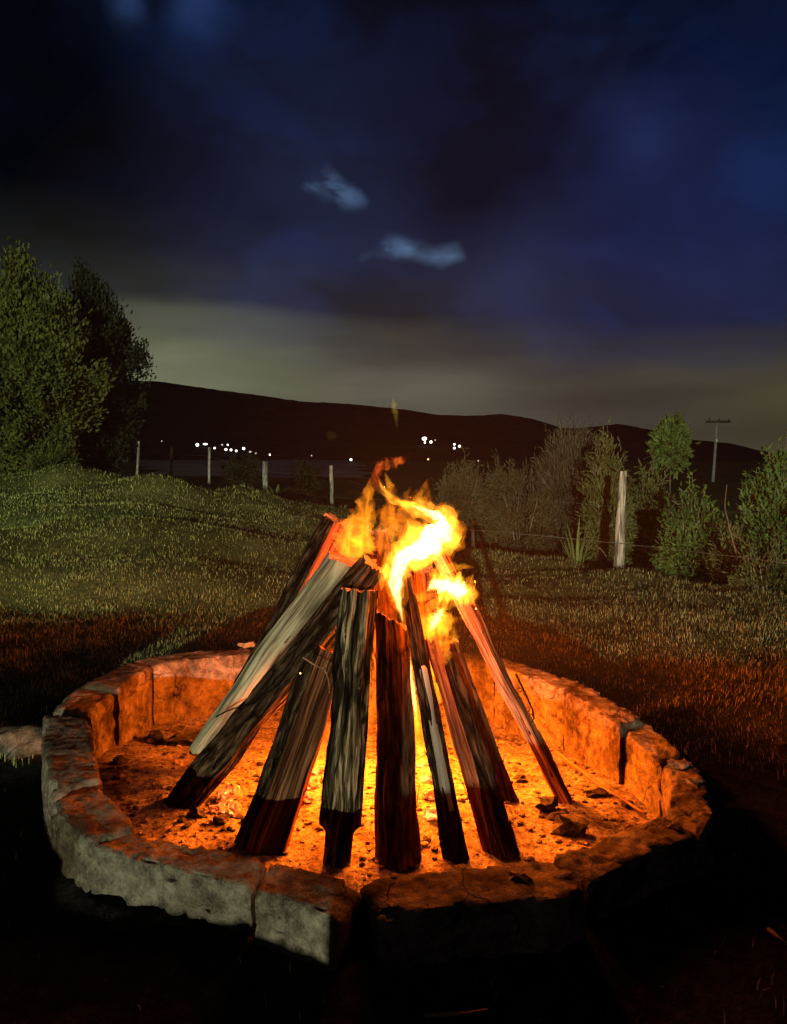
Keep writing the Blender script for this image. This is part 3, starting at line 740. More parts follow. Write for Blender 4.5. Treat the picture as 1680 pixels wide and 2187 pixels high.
    for q in range(9):
        k = lr.randrange(m); u = 0.06 + 0.9 * lr.random(); i0 = int(u * (n - 1))
        if (pts[k][1] < -0.2): continue
        L_ = 0.03 + 0.09 * lr.random() ** 2; w_ = 0.002 + 0.004 * lr.random(); up_ = 1 if lr.random() < 0.7 else -1
        p0 = V[i0 * m + k]; nrm_ = (s * pts[k][0] + c * pts[k][1]).normalized(); tg = ax.cross(nrm_)
        pv = []; 
        for j, t_ in enumerate((0, 0.35, 0.7, 1.0)):
            lift = (0.012 + 0.02 * lr.random()) * t_ * t_; cen_ = p0 + ax * (up_ * L_ * t_) + nrm_ * (lift + 0.001) + tg * (0.01 * t_ * (lr.random() - 0.5))
            ww_ = w_ * (1 - 0.85 * t_)
            pv += [cen_ - tg * ww_, cen_ + tg * ww_, cen_ + nrm_ * ww_ * 0.7]
        fc_ = [(j * 3 + e, j * 3 + (e + 1) % 3, j * 3 + 3 + (e + 1) % 3, j * 3 + 3 + e) for j in range(3) for e in range(3)] + [(0, 2, 1), (9, 10, 11)]
        mesh_obj('splinter', pv, fc_, M[em[k]], o, None, [(0.01 * j, u * ln) for j in range(12)])
    return o, dict(B=B, T=T, ax=ax, s=s, c=c, ln=ln, hw0=hw0, hw1=hw1)
ROUND = [(math.sin(a), math.cos(a)) for a in np.linspace(0, 2 * math.pi, 12, endpoint=False)]
WEDGE = [(-1, 0.35), (-0.2, 0.95), (1, 0.55), (0.75, -0.7), (-0.6, -0.8)]
TRI = [(-1, 0.5), (0.15, 0.9), (1, 0.35), (0.1, -1.0)]
SLAB = [(-1, 0.55), (1, 0.6), (0.9, -0.35), (-0.85, -0.45)]

log('thick log at the back left, its reddish sawn end highest of all on the left', (500, 1560), (724, 1112), 92, 78, WEDGE, ['bark_dark', 'split_red', 'split_red', 'bark_dark', 'bark_dark'], 2.92, Yb=3.0)
log('big pale weathered log leaning from the left, flames on its sawn end', (437, 1612), (742, 1196), 78, 92, [(-1, 0.2), (-0.6, 0.8), (0.62, 0.8), (1, 0.0), (0.5, -0.9), (-0.6, -0.8)], ['pale', 'pale', 'split', 'split', 'bark_dark', 'pale'], 2.72, Yb=2.86, slant=0.3)
log('long dark barked log reaching furthest to the left over the ash', (370, 1737), (800, 1208), 74, 74, [(-1, 0.1), (-0.5, 0.85), (0.5, 0.9), (1, 0.1), (0.4, -0.9), (-0.6, -0.8)], ['bark_dark'] * 6, 2.62, bow=0.01)
log('wide split log between the long dark log and the furrowed grey one', (556, 1815), (700, 1390), 122, 84, [(-1, 0.1), (-0.45, 0.75), (0.9, 0.6), (1, 0.1), (0.2, -0.9), (-0.8, -0.6)], ['bark_dark', 'split_brown', 'split_red', 'split_red', 'bark_dark', 'bark_dark'], 2.60, twist=-0.25)
log('upright grey log with deeply furrowed bark at the front middle', (718, 1850), (768, 1262), 94, 84, [(-1, 0.3), (-0.4, 0.85), (0.45, 0.9), (1, 0.3), (0.5, -0.8), (-0.6, -0.8)], ['bark_grey', 'bark_grey', 'bark_grey', 'bark_grey', 'bark_dark', 'bark_dark'], 2.50, bow=0.006, narrow=(0.15, 0.66))
log('round red-brown log standing just right of the furrowed grey one', (850, 1842), (836, 1325), 102, 70, ROUND, ['bark_red'] * 12, 2.52, slant=-0.6)
l6 = log('narrow dark log carrying a bare grey strip, right of the round one', (975, 1838), (861, 1206), 60, 30, [(-1, 0.2), (-0.1, 0.9), (1, 0.4), (0.6, -0.8), (-0.7, -0.7)], ['bark_dark', 'bark_brown_unlit', 'split_brown', 'bark_dark', 'bark_dark'], 2.62)
log('thin fire-red split stick left of the dark log at the right', (1048, 1822), (918, 1362), 34, 30, TRI, ['split_red', 'split_red', 'bark_dark', 'split_red'], 2.62)
log('dark log whose foot stands at the right front rim', (1086, 1830), (948, 1392), 62, 46, [(-1, 0.2), (-0.3, 0.85), (0.9, 0.5), (0.7, -0.7), (-0.7, -0.7)], ['bark_dark', 'bark_brown_unlit', 'bark_brown_unlit', 'bark_dark', 'bark_dark'], 2.66)
log('red-brown log half hidden behind the dark right log', (1080, 1716), (958, 1372), 58, 44, WEDGE, ['bark_red', 'bark_red', 'bark_red', 'bark_dark', 'bark_dark'], 2.80)
log('long bright split log leaning from the far right, standing apart', (1210, 1712), (936, 1182), 34, 40, [(-1, 0.35), (0.25, 0.9), (1, 0.3), (0.6, -0.9), (-0.7, -0.7)], ['split', 'split_brown', 'bark_dark', 'bark_dark', 'bark_dark'], 2.80, bow=-0.01)
log('upright log at the back of the stack wrapped in flames', (835, 1500), (806, 1135), 60, 44, WEDGE, ['bark_red'] * 3 + ['bark_dark'] * 2, 2.95, Yb=3.05)
log('short back log seen through the flames right of the middle', (930, 1490), (905, 1215), 58, 50, WEDGE, ['split_brown'] * 3 + ['bark_dark'] * 2, 2.92, Yb=3.08)

# grey strip of bare sapwood on the narrow log (its part)
def strip_on(lg, u0, u1, off, wid, mat, name):
    o, d = lg; V = []; n = 40; UV = []
    for i in range(n):
        u = u0 + (u1 - u0) * i / (n - 1); hw = d['hw0'] + (d['hw1'] - d['hw0']) * u
        cen = d['ax'] * (d['ln'] * u) + d['s'] * (off * hw) 
        w = wid * hw * (1 + 0.15 * noise.noise(Vector((u * 14, 0, 0)))) * (0.55 if i == n - 1 else 1)
        for q, dc in ((-1, 0.0), (-0.9, 0.005), (0, 0.0055), (0.9, 0.003), (1, -0.002)):
            V.append(cen + d['s'] * (w * q) + d['c'] * (hw * 0.66 + dc)); UV.append((q * w, u * d['ln']))
    Fc = [(i * 5 + k, i * 5 + k + 1, (i + 1) * 5 + k + 1, (i + 1) * 5 + k) for i in range(n - 1) for k in range(4)]
    c = mesh_obj(name, V, Fc, M[mat], o, None, UV); c['label'] = 'bare grey strip where the bark has come off'
    mo = c.modifiers.new('thick', 'SOLIDIFY'); mo.thickness = 0.006
strip_on(l6, 0.16, 0.64, 0.12, 0.42, 'sap', 'bare_strip')

# ------------------------------------------------------------------ charcoal, embers, sticks in the pit
def chunk(px, py, size, lab, mat='charcoal', sub=2, sq=(1, 0.7, 0.55), k=0, rot=0.0, name='charcoal_chunk', cat='charcoal', z=None, grp='charred lumps lying in the ash'):
    p = at(px, py, z=FLOOR + 0.01 if z is None else z); z0 = (fz(p.x, p.y) if z is None else z)
    s = size / F * p.y
    v, f = ico((0, 0, 0), s, sub, sq, 0.75, k)
    v[:, 2] -= v[:, 2].min() + 0.15 * s
    o = mesh_obj(name, v, f, M[mat], None, smooth=False); o.location = (p.x, p.y, z0); o.rotation_euler = (0, 0, rot)
    tag(o, lab, cat, grp); return o
chunk(1172, 1730, 26, 'black charcoal lump nearest the foot of the far right log', k=1, rot=0.6)
chunk(1196, 1752, 22, 'middle lump of the black charcoal heap right of the logs', k=2)
chunk(1216, 1778, 40, 'largest black charcoal lump, lowest in the heap right of the logs', k=3, sq=(1, 0.6, 0.5), rot=-0.3)
chunk(1262, 1614, 18, 'small charcoal lump below the right inner wall', k=4, sq=(1, .6, .8))
chunk(1275, 1694, 22, 'flat charcoal piece under the thin stick', k=5, sq=(1.2, .5, .4))
chunk(1340, 1722, 15, 'charcoal crumb in the corner under the right wall', k=6)
chunk(1112, 1660, 14, 'charcoal crumb behind the red-brown log', k=7)
chunk(400, 1566, 36, 'charred log end lying in shadow at the left back wall', k=8, sq=(1.3, .5, .5), rot=0.4)
chunk(330, 1556, 20, 'small charred lump beside the left inner wall', k=9)
chunk(255, 1625, 16, 'charred lump at the foot of the left block', k=10)
chunk(420, 1762, 20, 'charcoal lump in front of the long dark log', k=11)
chunk(470, 1775, 17, 'charcoal lump left of the wide split log', k=12)
chunk(262, 1668, 18, 'pale ash clod at the foot of the left block', 'ash', k=13)
chunk(1110, 1886, 26, 'black burnt chunk lying on the front right block', k=14, sq=(1, .5, .4), rot=-0.7, z=RIM, grp=None)
chunk(1190, 1872, 28, 'pale stone flake on the front right block', 'stone', k=15, sq=(1.2, .7, .25), rot=0.5, name='stone_flake', cat='stone', z=RIM + 0.002, grp='loose stones on the rim')
chunk(1448, 1640, 24, 'pale jagged stone on the right hand block', 'stone', k=16, sq=(1, .8, .35), name='stone_flake', cat='stone', z=RIM, grp='loose stones on the rim')
chunk(1476, 1672, 26, 'broken stone slab on the rightmost block', 'stone', k=17, sq=(.9, 1, .3), name='stone_flake', cat='stone', z=RIM, grp='loose stones on the rim')
chunk(1440, 1770, 17, 'small stone chip at the right front joint', 'stone', k=18, sq=(1, .7, .4), name='stone_flake', cat='stone', z=RIM, grp='loose stones on the rim')
chunk(527, 1381, 16, 'pale scrap of wood on the back rim beside the pale log', 'pale', k=19, sq=(1.1, .6, .35), name='wood_scrap', cat='wood scrap', z=RIM + 0.01, grp=None)
# lit rock in the grass left of the pit
p = at(38, 1575, z=0.05)
v, f = ico((0, 0, 0), 0.13, 3, (1.25, .8, .55), 0.5, 31); o = mesh_obj('boulder', v, f, M['stone']); o.location = (p.x, p.y, 0.02)
tag(o, 'pale half buried rock in the grass left of the pit', 'rock')

W_, G_, R_, N_ = 'the wide split log', 'the furrowed grey log', 'the round red-brown log', 'the narrow log'
EMB = [(682, 1655, f'uppermost ember in the gap between {W_} and {G_}'), (668, 1690, f'middle ember in the gap between {W_} and {G_}'), (655, 1722, f'lowest ember in the gap between {W_} and {G_}'),
       (904, 1600, f'uppermost ember in the gap between {R_} and {N_}'), (908, 1640, f'second ember down in the gap between {R_} and {N_}'), (912, 1682, f'third ember down in the gap between {R_} and {N_}'),
       (918, 1722, f'fourth ember down in the gap between {R_} and {N_}'), (928, 1762, f'lowest ember in the gap between {R_} and {N_}'),
       (480, 1728, f'upper glowing ember of the little heap left of {W_}'), (466, 1748, f'lower glowing ember of the little heap left of {W_}'), (495, 1716, f'pinkish ember touching the side of {W_}'), (502, 1746, f'small ember touching the foot of {W_}'), (1032, 1690, 'ember between the thin red stick and the dark right log')]
for k, (x, y, lab) in enumerate(EMB):
    chunk(x, y, 14 + 9 * rng.random(), lab, 'ember', 2, (1, .8, .6), 40 + k, rng.random() * 3, 'ember', 'ember', None, 'embers glowing under the logs')

def stick(name, pts, r0, r1, mat, lab, cat='stick', grp=None):
    pts = [Vector(q) for q in pts]; P = spline([q[:] for q in pts], 24)
    for i in range(len(P)): P[i] += 0.004 * np.array(noise.noise_vector(Vector(P[i]) * 9))
    v, f = tube(P, np.linspace(r0, r1, 24), 7)
    uv = np.array([(k % 7 * 0.01, k // 7 * 0.02) for k in range(len(v))])
    o = mesh_obj(name, v - P[0], f, M[mat], None, None, uv); o.location = P[0]
    return tag(o, lab, cat, grp)
stick('stick', [at(1186, 1605, z=0.03), at(1275, 1672, z=0.01), at(1378, 1738, z=0.02)], 0.008, 0.005, 'twig', 'thin stick lying across the ash at the right')
stick('stick', [at(645, 1404, Y=2.42), at(668, 1418, Y=2.40), at(690, 1428, Y=2.42), at(700, 1410, Y=2.44)], 0.0028, 0.002, 'twig', 'pale curled twig snagged on the furrowed grey log')
stick('stick', [at(690, 1424, Y=2.42), at(700, 1450, Y=2.40), at(703, 1480, Y=2.40)], 0.0028, 0.0018, 'twig', 'pale bark fibre hanging down beside the furrowed grey log')
stick('stick', [at(462, 1530, Y=2.66), at(500, 1512, Y=2.6), at(545, 1500, Y=2.58), at(585, 1478, Y=2.58)], 0.003, 0.0015, 'bark_dark', 'thin dark bark fibre across the long dark log')
stick('stick', [at(1100, 1440, Y=2.72), at(1130, 1500, Y=2.68), at(1140, 1530, Y=2.67), at(1133, 1545, Y=2.67)], 0.004, 0.002, 'bark_dark', 'loose dark bark strip curling off the far right log')
stick('stick', [at(905, 2172, z=0.03), at(960, 2168, z=0.04), at(1040, 2156, z=0.08)], 0.006, 0.003, 'twig', 'bare twig on the dark ground at the bottom edge')
stick('stick', [at(668, 2140, z=0.02), at(720, 2142, z=0.03), at(760, 2146, z=0.02)], 0.004, 0.002, 'twig', 'short twig on the dark ground below the joint of the front blocks')
stick('stick', [at(1640, 1984, z=0.04), at(1665, 2004, z=0.05), at(1700, 2030, z=0.03)], 0.006, 0.003, 'twig', 'reddish twig on the dark ground at the right edge')

# ------------------------------------------------------------------ flames
fire = thing('campfire_flames', 'bright yellow and orange flames burning over the top of the log stack', 'fire', loc=tuple(at(880, 1300, Y=2.68)))
def flame_shell(pts, mat, Y, flat, name, seg, n, wob, scale, parent, cut=(0.0, 1.0)):
    P = []
    for i, q in enumerate(pts):
        yy = Y if np.ndim(Y) == 0 else Y[i]
        p = at(q[0], q[1], Y=yy); P.append((*p, q[2] / F * yy))
    P = spline(P, 200); P = P[int(cut[0] * 199):int(cut[1] * 199) + 1]; P = P[np.linspace(0, len(P) - 1, n).astype(int)]
    u = np.linspace(0, 1, n); r = np.clip(P[:, 3], 0.0008, None) * scale
    if cut != (0.0, 1.0): r = r * np.clip(np.minimum(u, 1 - u) * 5, 0.03, 1) ** 0.6
    V = []; seed = pts[0][0] * 0.1
    for i in range(n):
        t = Vector(P[min(i + 1, n - 1), :3] - P[max(i - 1, 0), :3]).normalized()
        c = (CAM - Vector(P[i, :3])).normalized(); c = (c - t * c.dot(t)).normalized(); s = t.cross(c)
        for k in range(seg):
            a = 2 * math.pi * k / seg
            w = 1 + wob * noise.noise(Vector((math.cos(a) * 1.2 + seed, math.sin(a) * 1.2, i * 0.16))) + wob * 0.8 * noise.noise(Vector((math.cos(a) * 2 + seed, math.sin(a) * 2, i * 0.42)))
            V.append(Vector(P[i, :3]) + (s * math.cos(a) + c * (math.sin(a) * flat)) * (r[i] * max(0.15, w)))
    Fc = [(i * seg + k, i * seg + (k + 1) % seg, (i + 1) * seg + (k + 1) % seg, (i + 1) * seg + k) for i in range(n - 1) for k in range(seg)]
    Fc.append(tuple(reversed(range(seg)))); Fc.append(tuple((n - 1) * seg + k for k in range(seg)))
    o = mesh_obj(name, local(fire, V), Fc, M[mat], parent)
    bm = bmesh.new(); bm.from_mesh(o.data); bmesh.ops.recalc_face_normals(bm, faces=bm.faces); bm.to_mesh(o.data); bm.free()
    return o
def flame(pts, mat, Y, flat=0.75, name='flame_tongue', wob=0.5):
    """pts: (x, y, half width) along the tongue, Y its distance; hot flames hold a brighter body inside a ragged skirt"""
    if mat == 'flame_core':
        o = flame_shell(pts, 'flame_orange', Y, flat, name, 16, 70, 1.2, 1.05, fire)
        flame_shell(pts, 'flame_body', Y, flat, 'flame_body', 16, 70, 1.0, 0.95, o, (0.03, 0.97))
        flame_shell(pts, 'flame_core', Y, flat, 'flame_core', 16, 70, 0.9, 0.55, o, (0.05, 0.70))
        return o
    return flame_shell(pts, mat, Y, flat, name, 14, 56, 0.7, 1.15, fire)
A = 2.56
flame([(864, 1350, 3), (856, 1310, 13), (846, 1262, 18), (848, 1215, 22), (868, 1186, 31), (908, 1160, 43), (942, 1136, 37), (942, 1108, 25), (915, 1093, 17), (880, 1080, 14), (850, 1072, 11), (826, 1054, 10), (812, 1034, 7), (806, 1018, 1)], 'flame_core', A)
flame([(812, 1262, 2), (822, 1225, 12), (842, 1190, 15), (868, 1160, 14), (890, 1130, 8), (905, 1098, 1)], 'flame_yellow', A + 0.02)
flame([(905, 1268, 2), (930, 1248, 18), (956, 1252, 25), (988, 1262, 27), (1012, 1268, 16), (1026, 1266, 1)], 'flame_core', A + 0.05)
flame([(924, 1262, 3), (934, 1234, 13), (955, 1216, 10), (985, 1210, 6), (1012, 1212, 1)], 'flame_yellow', A + 0.05)
flame([(852, 1290, 3), (876, 1280, 8), (905, 1274, 8), (935, 1268, 3), (960, 1258, 1)], 'flame_yellow', A + 0.03)
flame([(866, 1344, 2), (895, 1340, 16), (925, 1334, 26), (955, 1328, 18), (978, 1322, 2)], 'flame_yellow', A + 0.02)
flame([(915, 1352, 5), (930, 1325, 14), (945, 1300, 8), (958, 1278, 1)], 'flame_core', A + 0.02)
flame([(918, 1335, 7), (916, 1356, 6), (918, 1376, 1)], 'flame_yellow', A + 0.01)
flame([(962, 1338, 6), (972, 1362, 6), (980, 1395, 1)], 'flame_yellow', A + 0.03)
flame([(935, 1440, 2), (940, 1405, 16), (945, 1370, 18), (955, 1335, 10), (965, 1300, 1)], 'flame_orange', A + 0.02)
flame([(930, 1338, 4), (905, 1310, 7), (890, 1290, 1)], 'flame_orange', A + 0.02)
flame([(960, 1330, 4), (985, 1318, 5), (1002, 1300, 1)], 'flame_orange', A + 0.03)
flame([(733, 1186, 12), (748, 1160, 32), (764, 1128, 28), (777, 1095, 19), (785, 1060, 12), (790, 1020, 1)], 'flame_sheet', 2.60, 0.6)
flame([(768, 1200, 8), (775, 1165, 18), (785, 1130, 12), (795, 1095, 6), (800, 1070, 1)], 'flame_sheet', 2.62, 0.6)
flame([(812, 1225, 4), (826, 1195, 9), (834, 1160, 10), (838, 1125, 8), (836, 1085, 5), (832, 1050, 1)], 'flame_sheet', 2.62, 0.6)
flame([(905, 1300, 5), (935, 1288, 13), (965, 1282, 12), (995, 1285, 6), (1018, 1292, 1)], 'flame_sheet', 2.6, 0.6)
flame([(720, 1192, 2), (735, 1178, 8), (752, 1190, 7), (765, 1204, 2)], 'flame_yellow', 2.62, 0.5)
flame([(815, 1190, 6), (822, 1150, 22), (832, 1110, 22), (838, 1070, 13), (845, 1025, 1)], 'flame_orange', 2.70, 0.6)
flame([(860, 1160, 8), (862, 1130, 26), (870, 1100, 24), (885, 1070, 15), (905, 1045, 8), (912, 1020, 1)], 'flame_orange', 2.68, 0.6)
flame([(900, 1120, 8), (908, 1095, 16), (915, 1070, 10), (922, 1040, 1)], 'flame_orange', 2.66, 0.6)
flame([(930, 1120, 6), (946, 1100, 9), (950, 1085, 1)], 'flame_orange', 2.62, 0.6)
flame([(870, 1080, 3), (888, 1070, 8), (900, 1050, 4), (897, 1040, 1)], 'flame_yellow', 2.6, 0.6)
flame([(800, 1050, 3), (800, 1028, 9), (806, 1005, 8), (815, 990, 4), (812, 978, 1)], 'flame_red', 2.66, 0.6)
flame([(806, 1012, 1), (814, 998, 8), (832, 990, 9), (852, 984, 8), (868, 974, 4), (880, 964, 0.6)], 'flame_lick_red', 2.66, 0.6, 'flame_lick')
flame([(800, 1020, 1), (806, 1000, 6), (818, 985, 6), (830, 978, 1)], 'flame_lick_red', 2.66, 0.6, 'flame_lick')
flame([(820, 1058, 3), (832, 1042, 8), (826, 1022, 4), (822, 1008, 1)], 'flame_yellow', 2.6, 0.6)
flame([(848, 915, 1), (845, 890, 4), (841, 868, 5), (838, 850, 1)], 'flame_wisp', 2.66, 0.7, 'flame_lick')
flame([(690, 928, 1), (708, 930, 10), (722, 938, 1)], 'flame_wisp', 2.72, 0.4, 'flame_lick').data.materials[0] = flame_mat('flame_faint_wisp', (1.0, 0.62, 0.06), 1.0, (20, 20, 8), 0.3, 0.6, 0.1)
for (x, y, dx, dy, w, mt) in ((838, 1052, -14, -34, 6, 'flame_yellow'), (866, 1072, 10, -32, 7, 'flame_orange'), (900, 1084, 18, -36, 7, 'flame_yellow'), (935, 1100, 8, -30, 8, 'flame_orange'),
        (930, 1168, 22, 20, 8, 'flame_orange'), (880, 1190, 6, 30, 8, 'flame_yellow'), (838, 1240, -18, 22, 7, 'flame_orange'), (850, 1290, -20, -34, 7, 'flame_sheet'),
        (985, 1250, 26, -22, 6, 'flame_yellow'), (1000, 1272, 16, 14, 6, 'flame_orange'), (905, 1345, -24, 22, 6, 'flame_orange'), (950, 1340, 24, 34, 6, 'flame_sheet')):
    flame([(x, y, w * 0.7), (x + dx * 0.3 - 3, y + dy * 0.4, w), (x + dx * 0.8, y + dy * 0.8, w * 0.5), (x + dx, y + dy * 1.15, 0.5)], mt, A + 0.03 * rng.random(), 0.7)
# fire inside the stack
flame([(868, 1368, 4), (874, 1420, 7), (882, 1480, 8), (890, 1540, 9), (894, 1575, 1)], 'flame_core', 2.60)
flame([(905, 1690, 6), (902, 1640, 15), (892, 1580, 16), (885, 1520, 11), (876, 1460, 1)], 'flame_sheet', 2.74, 0.7)
flame([(740, 1720, 10), (735, 1660, 30), (750, 1590, 26), (790, 1500, 18), (800, 1430, 1)], 'flame_orange', 2.78, 0.7)
flame([(990, 1620, 8), (975, 1560, 20), (960, 1500, 18), (950, 1440, 1)], 'flame_orange', 2.78, 0.7)
flame([(655, 1680, 6), (675, 1630, 20), (700, 1570, 14), (715, 1500, 1)], 'flame_orange', 2.80, 0.7)
for i, (x, y, Yk) in enumerate([(641, 1438, 2.45), (914, 981, 2.6), (1016, 1300, 2.58)]):
    v, f = ico(at(x, y, Y=Yk), 0.0035, 1); sp = mesh_obj('spark', local(fire, v), f, M['spark'], fire)
# the light that the flames give
def fire_light(name, p, power, rad, col):
    d = bpy.data.lights.new(name, 'POINT'); d.energy = power; d.shadow_soft_size = rad; d.color = col
    o = bpy.data.objects.new(name, d); COL.objects.link(o); o.parent = fire; o.location = Vector(p) - fire.location
FC = (1.0, 0.15, 0.006)
fire_light('flame_glow', at(890, 1130, Y=2.60), 10, 0.10, FC)
fire_light('flame_glow', at(990, 1240, Y=2.60), 18, 0.06, FC)
fire_light('flame_glow', at(792, 1060, Y=2.60), 8, 0.07, FC)
fire_light('flame_glow', at(885, 1458, Y=2.90), 120, 0.09, FC)
fire_light('flame_glow', at(742, 1440, Y=3.02), 205, 0.08, FC)
fire_light('flame_glow', at(1010, 1440, Y=3.02), 185, 0.07, FC)
fire_light('flame_glow', at(895, 1620, Y=2.70), 7, 0.05, FC)
fire_light('flame_glow', at(915, 1320, Y=2.40), 5, 0.05, FC)
fire_light('flame_glow', at(655, 1560, Y=2.62), 10, 0.05, FC)

# ------------------------------------------------------------------ grass
def blades(name, px, py, ht, wd, lean, mat, lab, zf=height, curl=0.5):
    n = len(px); z = zf(px, py)
    a = vnoise(px, py, 2.3, 31) * 9 + vnoise(px, py, 7, 32) * 3 + rng.normal(size=n) * 0.75; la = lean * (0.35 + 0.65 * rng.random(n))
    dx, dy = np.cos(a), np.sin(a); tx, ty = -dy, dx
    h = ht * (0.5 + 0.8 * rng.random(n)); w = wd * (0.6 + 0.6 * rng.random(n))
    o1, z1 = np.sin(la * 0.5) * h * 0.55, np.cos(la * 0.5) * h * 0.55
    o2, z2 = o1 + np.sin(la * (1 + curl)) * h * 0.5, z1 + np.cos(la * (1 + curl)) * h * 0.5
    V = np.empty((n, 5, 3))
    for j, (sgn, off, zz, k) in enumerate(((-1, 0, -0.01, 1), (1, 0, -0.01, 1), (1, o1, z1, .8), (-1, o1, z1, .8), (0, o2, z2, 0))):
        V[:, j, 0] = px + dx * off + tx * sgn * w * k * 0.5; V[:, j, 1] = py + dy * off + ty * sgn * w * k * 0.5; V[:, j, 2] = z + zz
    b = np.arange(n)[:, None] * 5
    tri = np.concatenate([b + [0, 1, 2], b + [0, 2, 3], b + [3, 2, 4]], 1).reshape(-1, 3)
    return V.reshape(-1, 3), tri
def lawn():
    n = 480000
    y = np.exp(rng.uniform(math.log(0.9), math.log(17), n)); x = (rng.random(n) * 2 - 1) * (0.62 * y + 0.7)
    r = np.hypot(x - PITC[0], y - PITC[1]); b = beyond(x, y)
    k = (rout(x, y) > 0.05) & (b < 0.12) & ((y > 3.0) | (rng.random(n) < 0.02 + 0.25 * sm(1.5, 2.2, r) * sm(1.6, 2.4, y)))
    clump = vnoise(x, y, 5, 11) + 0.5 * vnoise(x, y, 14, 12)
    k &= rng.random(n) < np.clip(0.68 + 1.3 * clump, 0.12, 1) * (0.35 + 0.65 * sm(1.6, 2.9, r))
    x, y = x[k], y[k]
    s = np.clip(y / 7.0, 0.6, 1.7); tall = 1 + 0.8 * np.clip(vnoise(x, y, 2.2, 14) + 0.1, 0, 1) + 0.6 * sm(-0.6, 0.1, beyond(x, y))
    V, T = blades('lawn_grass', x, y, 0.036 * (0.75 + 0.25 * s) * tall, 0.0050 * s, np.where(y < 3.2, 0.8, 1.15), None, '')
    o = mesh_obj('lawn_grass', V, T, M['grass'], smooth=False); at_ = o.data.attributes.new('tone', 'FLOAT', 'POINT'); at_.data.foreach_set('value', np.repeat(rng.random(len(x)), 5).astype(np.float32))
    tag(o, 'short trampled grass of the lawn around and behind the fire pit', 'grass', kind='stuff')
    # longer rough growth along the lawn's edge and the bank beyond
    n = 36000
    y = rng.uniform(5, 30, n); x = (rng.random(n) * 2 - 1) * (0.62 * y + 1); b = beyond(x, y)
    k = (b > 0.05) & ((b > 1.3) | (x < 0.3)) & (b < 9) & (rng.random(n) < np.clip(0.5 + 1.5 * vnoise(x, y, 1.4, 15), 0.05, 1)) & ((b > 1.0) | (rng.random(n) < 0.35))
    x, y = x[k], y[k]
    V, T = blades('rough', x, y, np.full(len(x), 0.16), 0.009 * np.clip(y / 9, .8, 2), 0.8, None, '')
    o = mesh_obj('rough_grass', V, T, M['leaf_brown'], smooth=False); tag(o, 'dark rough grass on the ground beyond the lawn edge', 'grass', kind='stuff')
lawn()

# ------------------------------------------------------------------ foliage
def leaves(pts, dirs, length, width, jitter=0.6):
    """one bent leaf of four triangles at each point"""
    n = len(pts)
    d = dirs + jitter * rng.normal(size=(n, 3)); d /= np.linalg.norm(d, axis=1)[:, None]
    s = np.cross(d, rng.normal(size=(n, 3))); s /= np.linalg.norm(s, axis=1)[:, None]; u = np.cross(s, d)
    L = length * (0.6 + 0.7 * rng.random(n))[:, None]; Wd = width * (0.7 + 0.5 * rng.random(n))[:, None]
    V = np.empty((n, 4, 3))
    V[:, 0] = pts; V[:, 1] = pts + d * L * 0.45 + s * Wd * 0.5 + u * L * 0.08; V[:, 2] = pts + d * L - u * L * 0.05; V[:, 3] = pts + d * L * 0.45 - s * Wd * 0.5 + u * L * 0.08
    b = np.arange(n)[:, None] * 4
    return V.reshape(-1, 3), np.concatenate([b + [0, 1, 2], b + [0, 2, 3]], 1).reshape(-1, 3)
def crown_points(cen, rad, nclump, per, spread, shell=0.55, shape=None, up=0.5):
    C = rng.normal(size=(nclump, 3)); C /= np.linalg.norm(C, axis=1)[:, None]
    rr = shell + (1 - shell) * rng.random(nclump) ** 0.6
    lump = np.array([1 + 0.22 * noise.noise(Vector(c) * 2.2 + Vector((cen[0], cen[1], 0))) for c in C])
    C = C * (rr * lump)[:, None]
    if shape is not None: C[:, :2] *= shape(C[:, 2])[:, None]
    P = np.repeat(C * rad, per, 0)
    dirs = P / (np.linalg.norm(P, axis=1)[:, None] + 1e-6)
    P = P + rng.normal(size=P.shape) * np.asarray(spread)
    dirs = dirs + np.array([0, 0, up])
    return P + cen, dirs
def limb_tree(base, top, r0, limbs, reach, seed):
    parts = []
    base = np.array(base); top = np.array(top)
    P = spline([base, base + (top - base) * 0.5 + rng.normal(size=3) * 0.03, top], 14)
    parts.append(tube(P, np.linspace(r0, r0 * 0.25, 14), 8))
    for k in range(limbs):
        u = 0.2 + 0.7 * (k + 0.5) / limbs; a = k * 2.4 + seed
        s = base + (top - base) * u; e = s + np.array([math.cos(a) * reach[0], math.sin(a) * reach[1], reach[2] * (0.4 + 0.4 * rng.random())]) * (1.1 - 0.6 * u)
        parts.append(tube(spline([s, (s + e) / 2 + np.array([0, 0, -0.03]), e], 8), np.linspace(r0 * 0.45 * (1.1 - u), r0 * 0.08, 8), 6))
    return join_parts(parts)
def gz(x, y): return float(height(np.array([x]), np.array([y]))[0])

def big_tree(label, px, Y, ytop, half, mat, nclump, per, seed, low):
    t = at(px, ytop, Y=Y); g = gz(t.x, Y); H = t.z - g
    root = thing('cypress_tree', label, 'tree', 'trees at the left edge', (t.x, Y, g))
    hw = half / F * Y
    shape = lambda z: np.clip(1.02 - 0.55 * np.clip(z, 0, 1) ** 2.2 - 0.22 * np.clip(-z, 0, 1) ** 2, 0.1, 1.1)
    P, D = crown_points(np.array([0, 0, H * (0.5 + low / 2)]), np.array([hw, hw, H * (0.5 - low / 2)]), nclump, per, (0.11, 0.11, 0.19), 0.45, shape, 1.1)
    V, T = leaves(P, D, 0.115, 0.06, 0.75)
    mesh_obj('crown', V, T, M[mat], root, smooth=False)
    v, f = limb_tree((0, 0, -0.1), (0, 0, H * 0.9), 0.13, 12, (hw * 0.8, hw * 0.8, 0.9), seed)
    mesh_obj('trunk', v, f, M['trunk'], root)
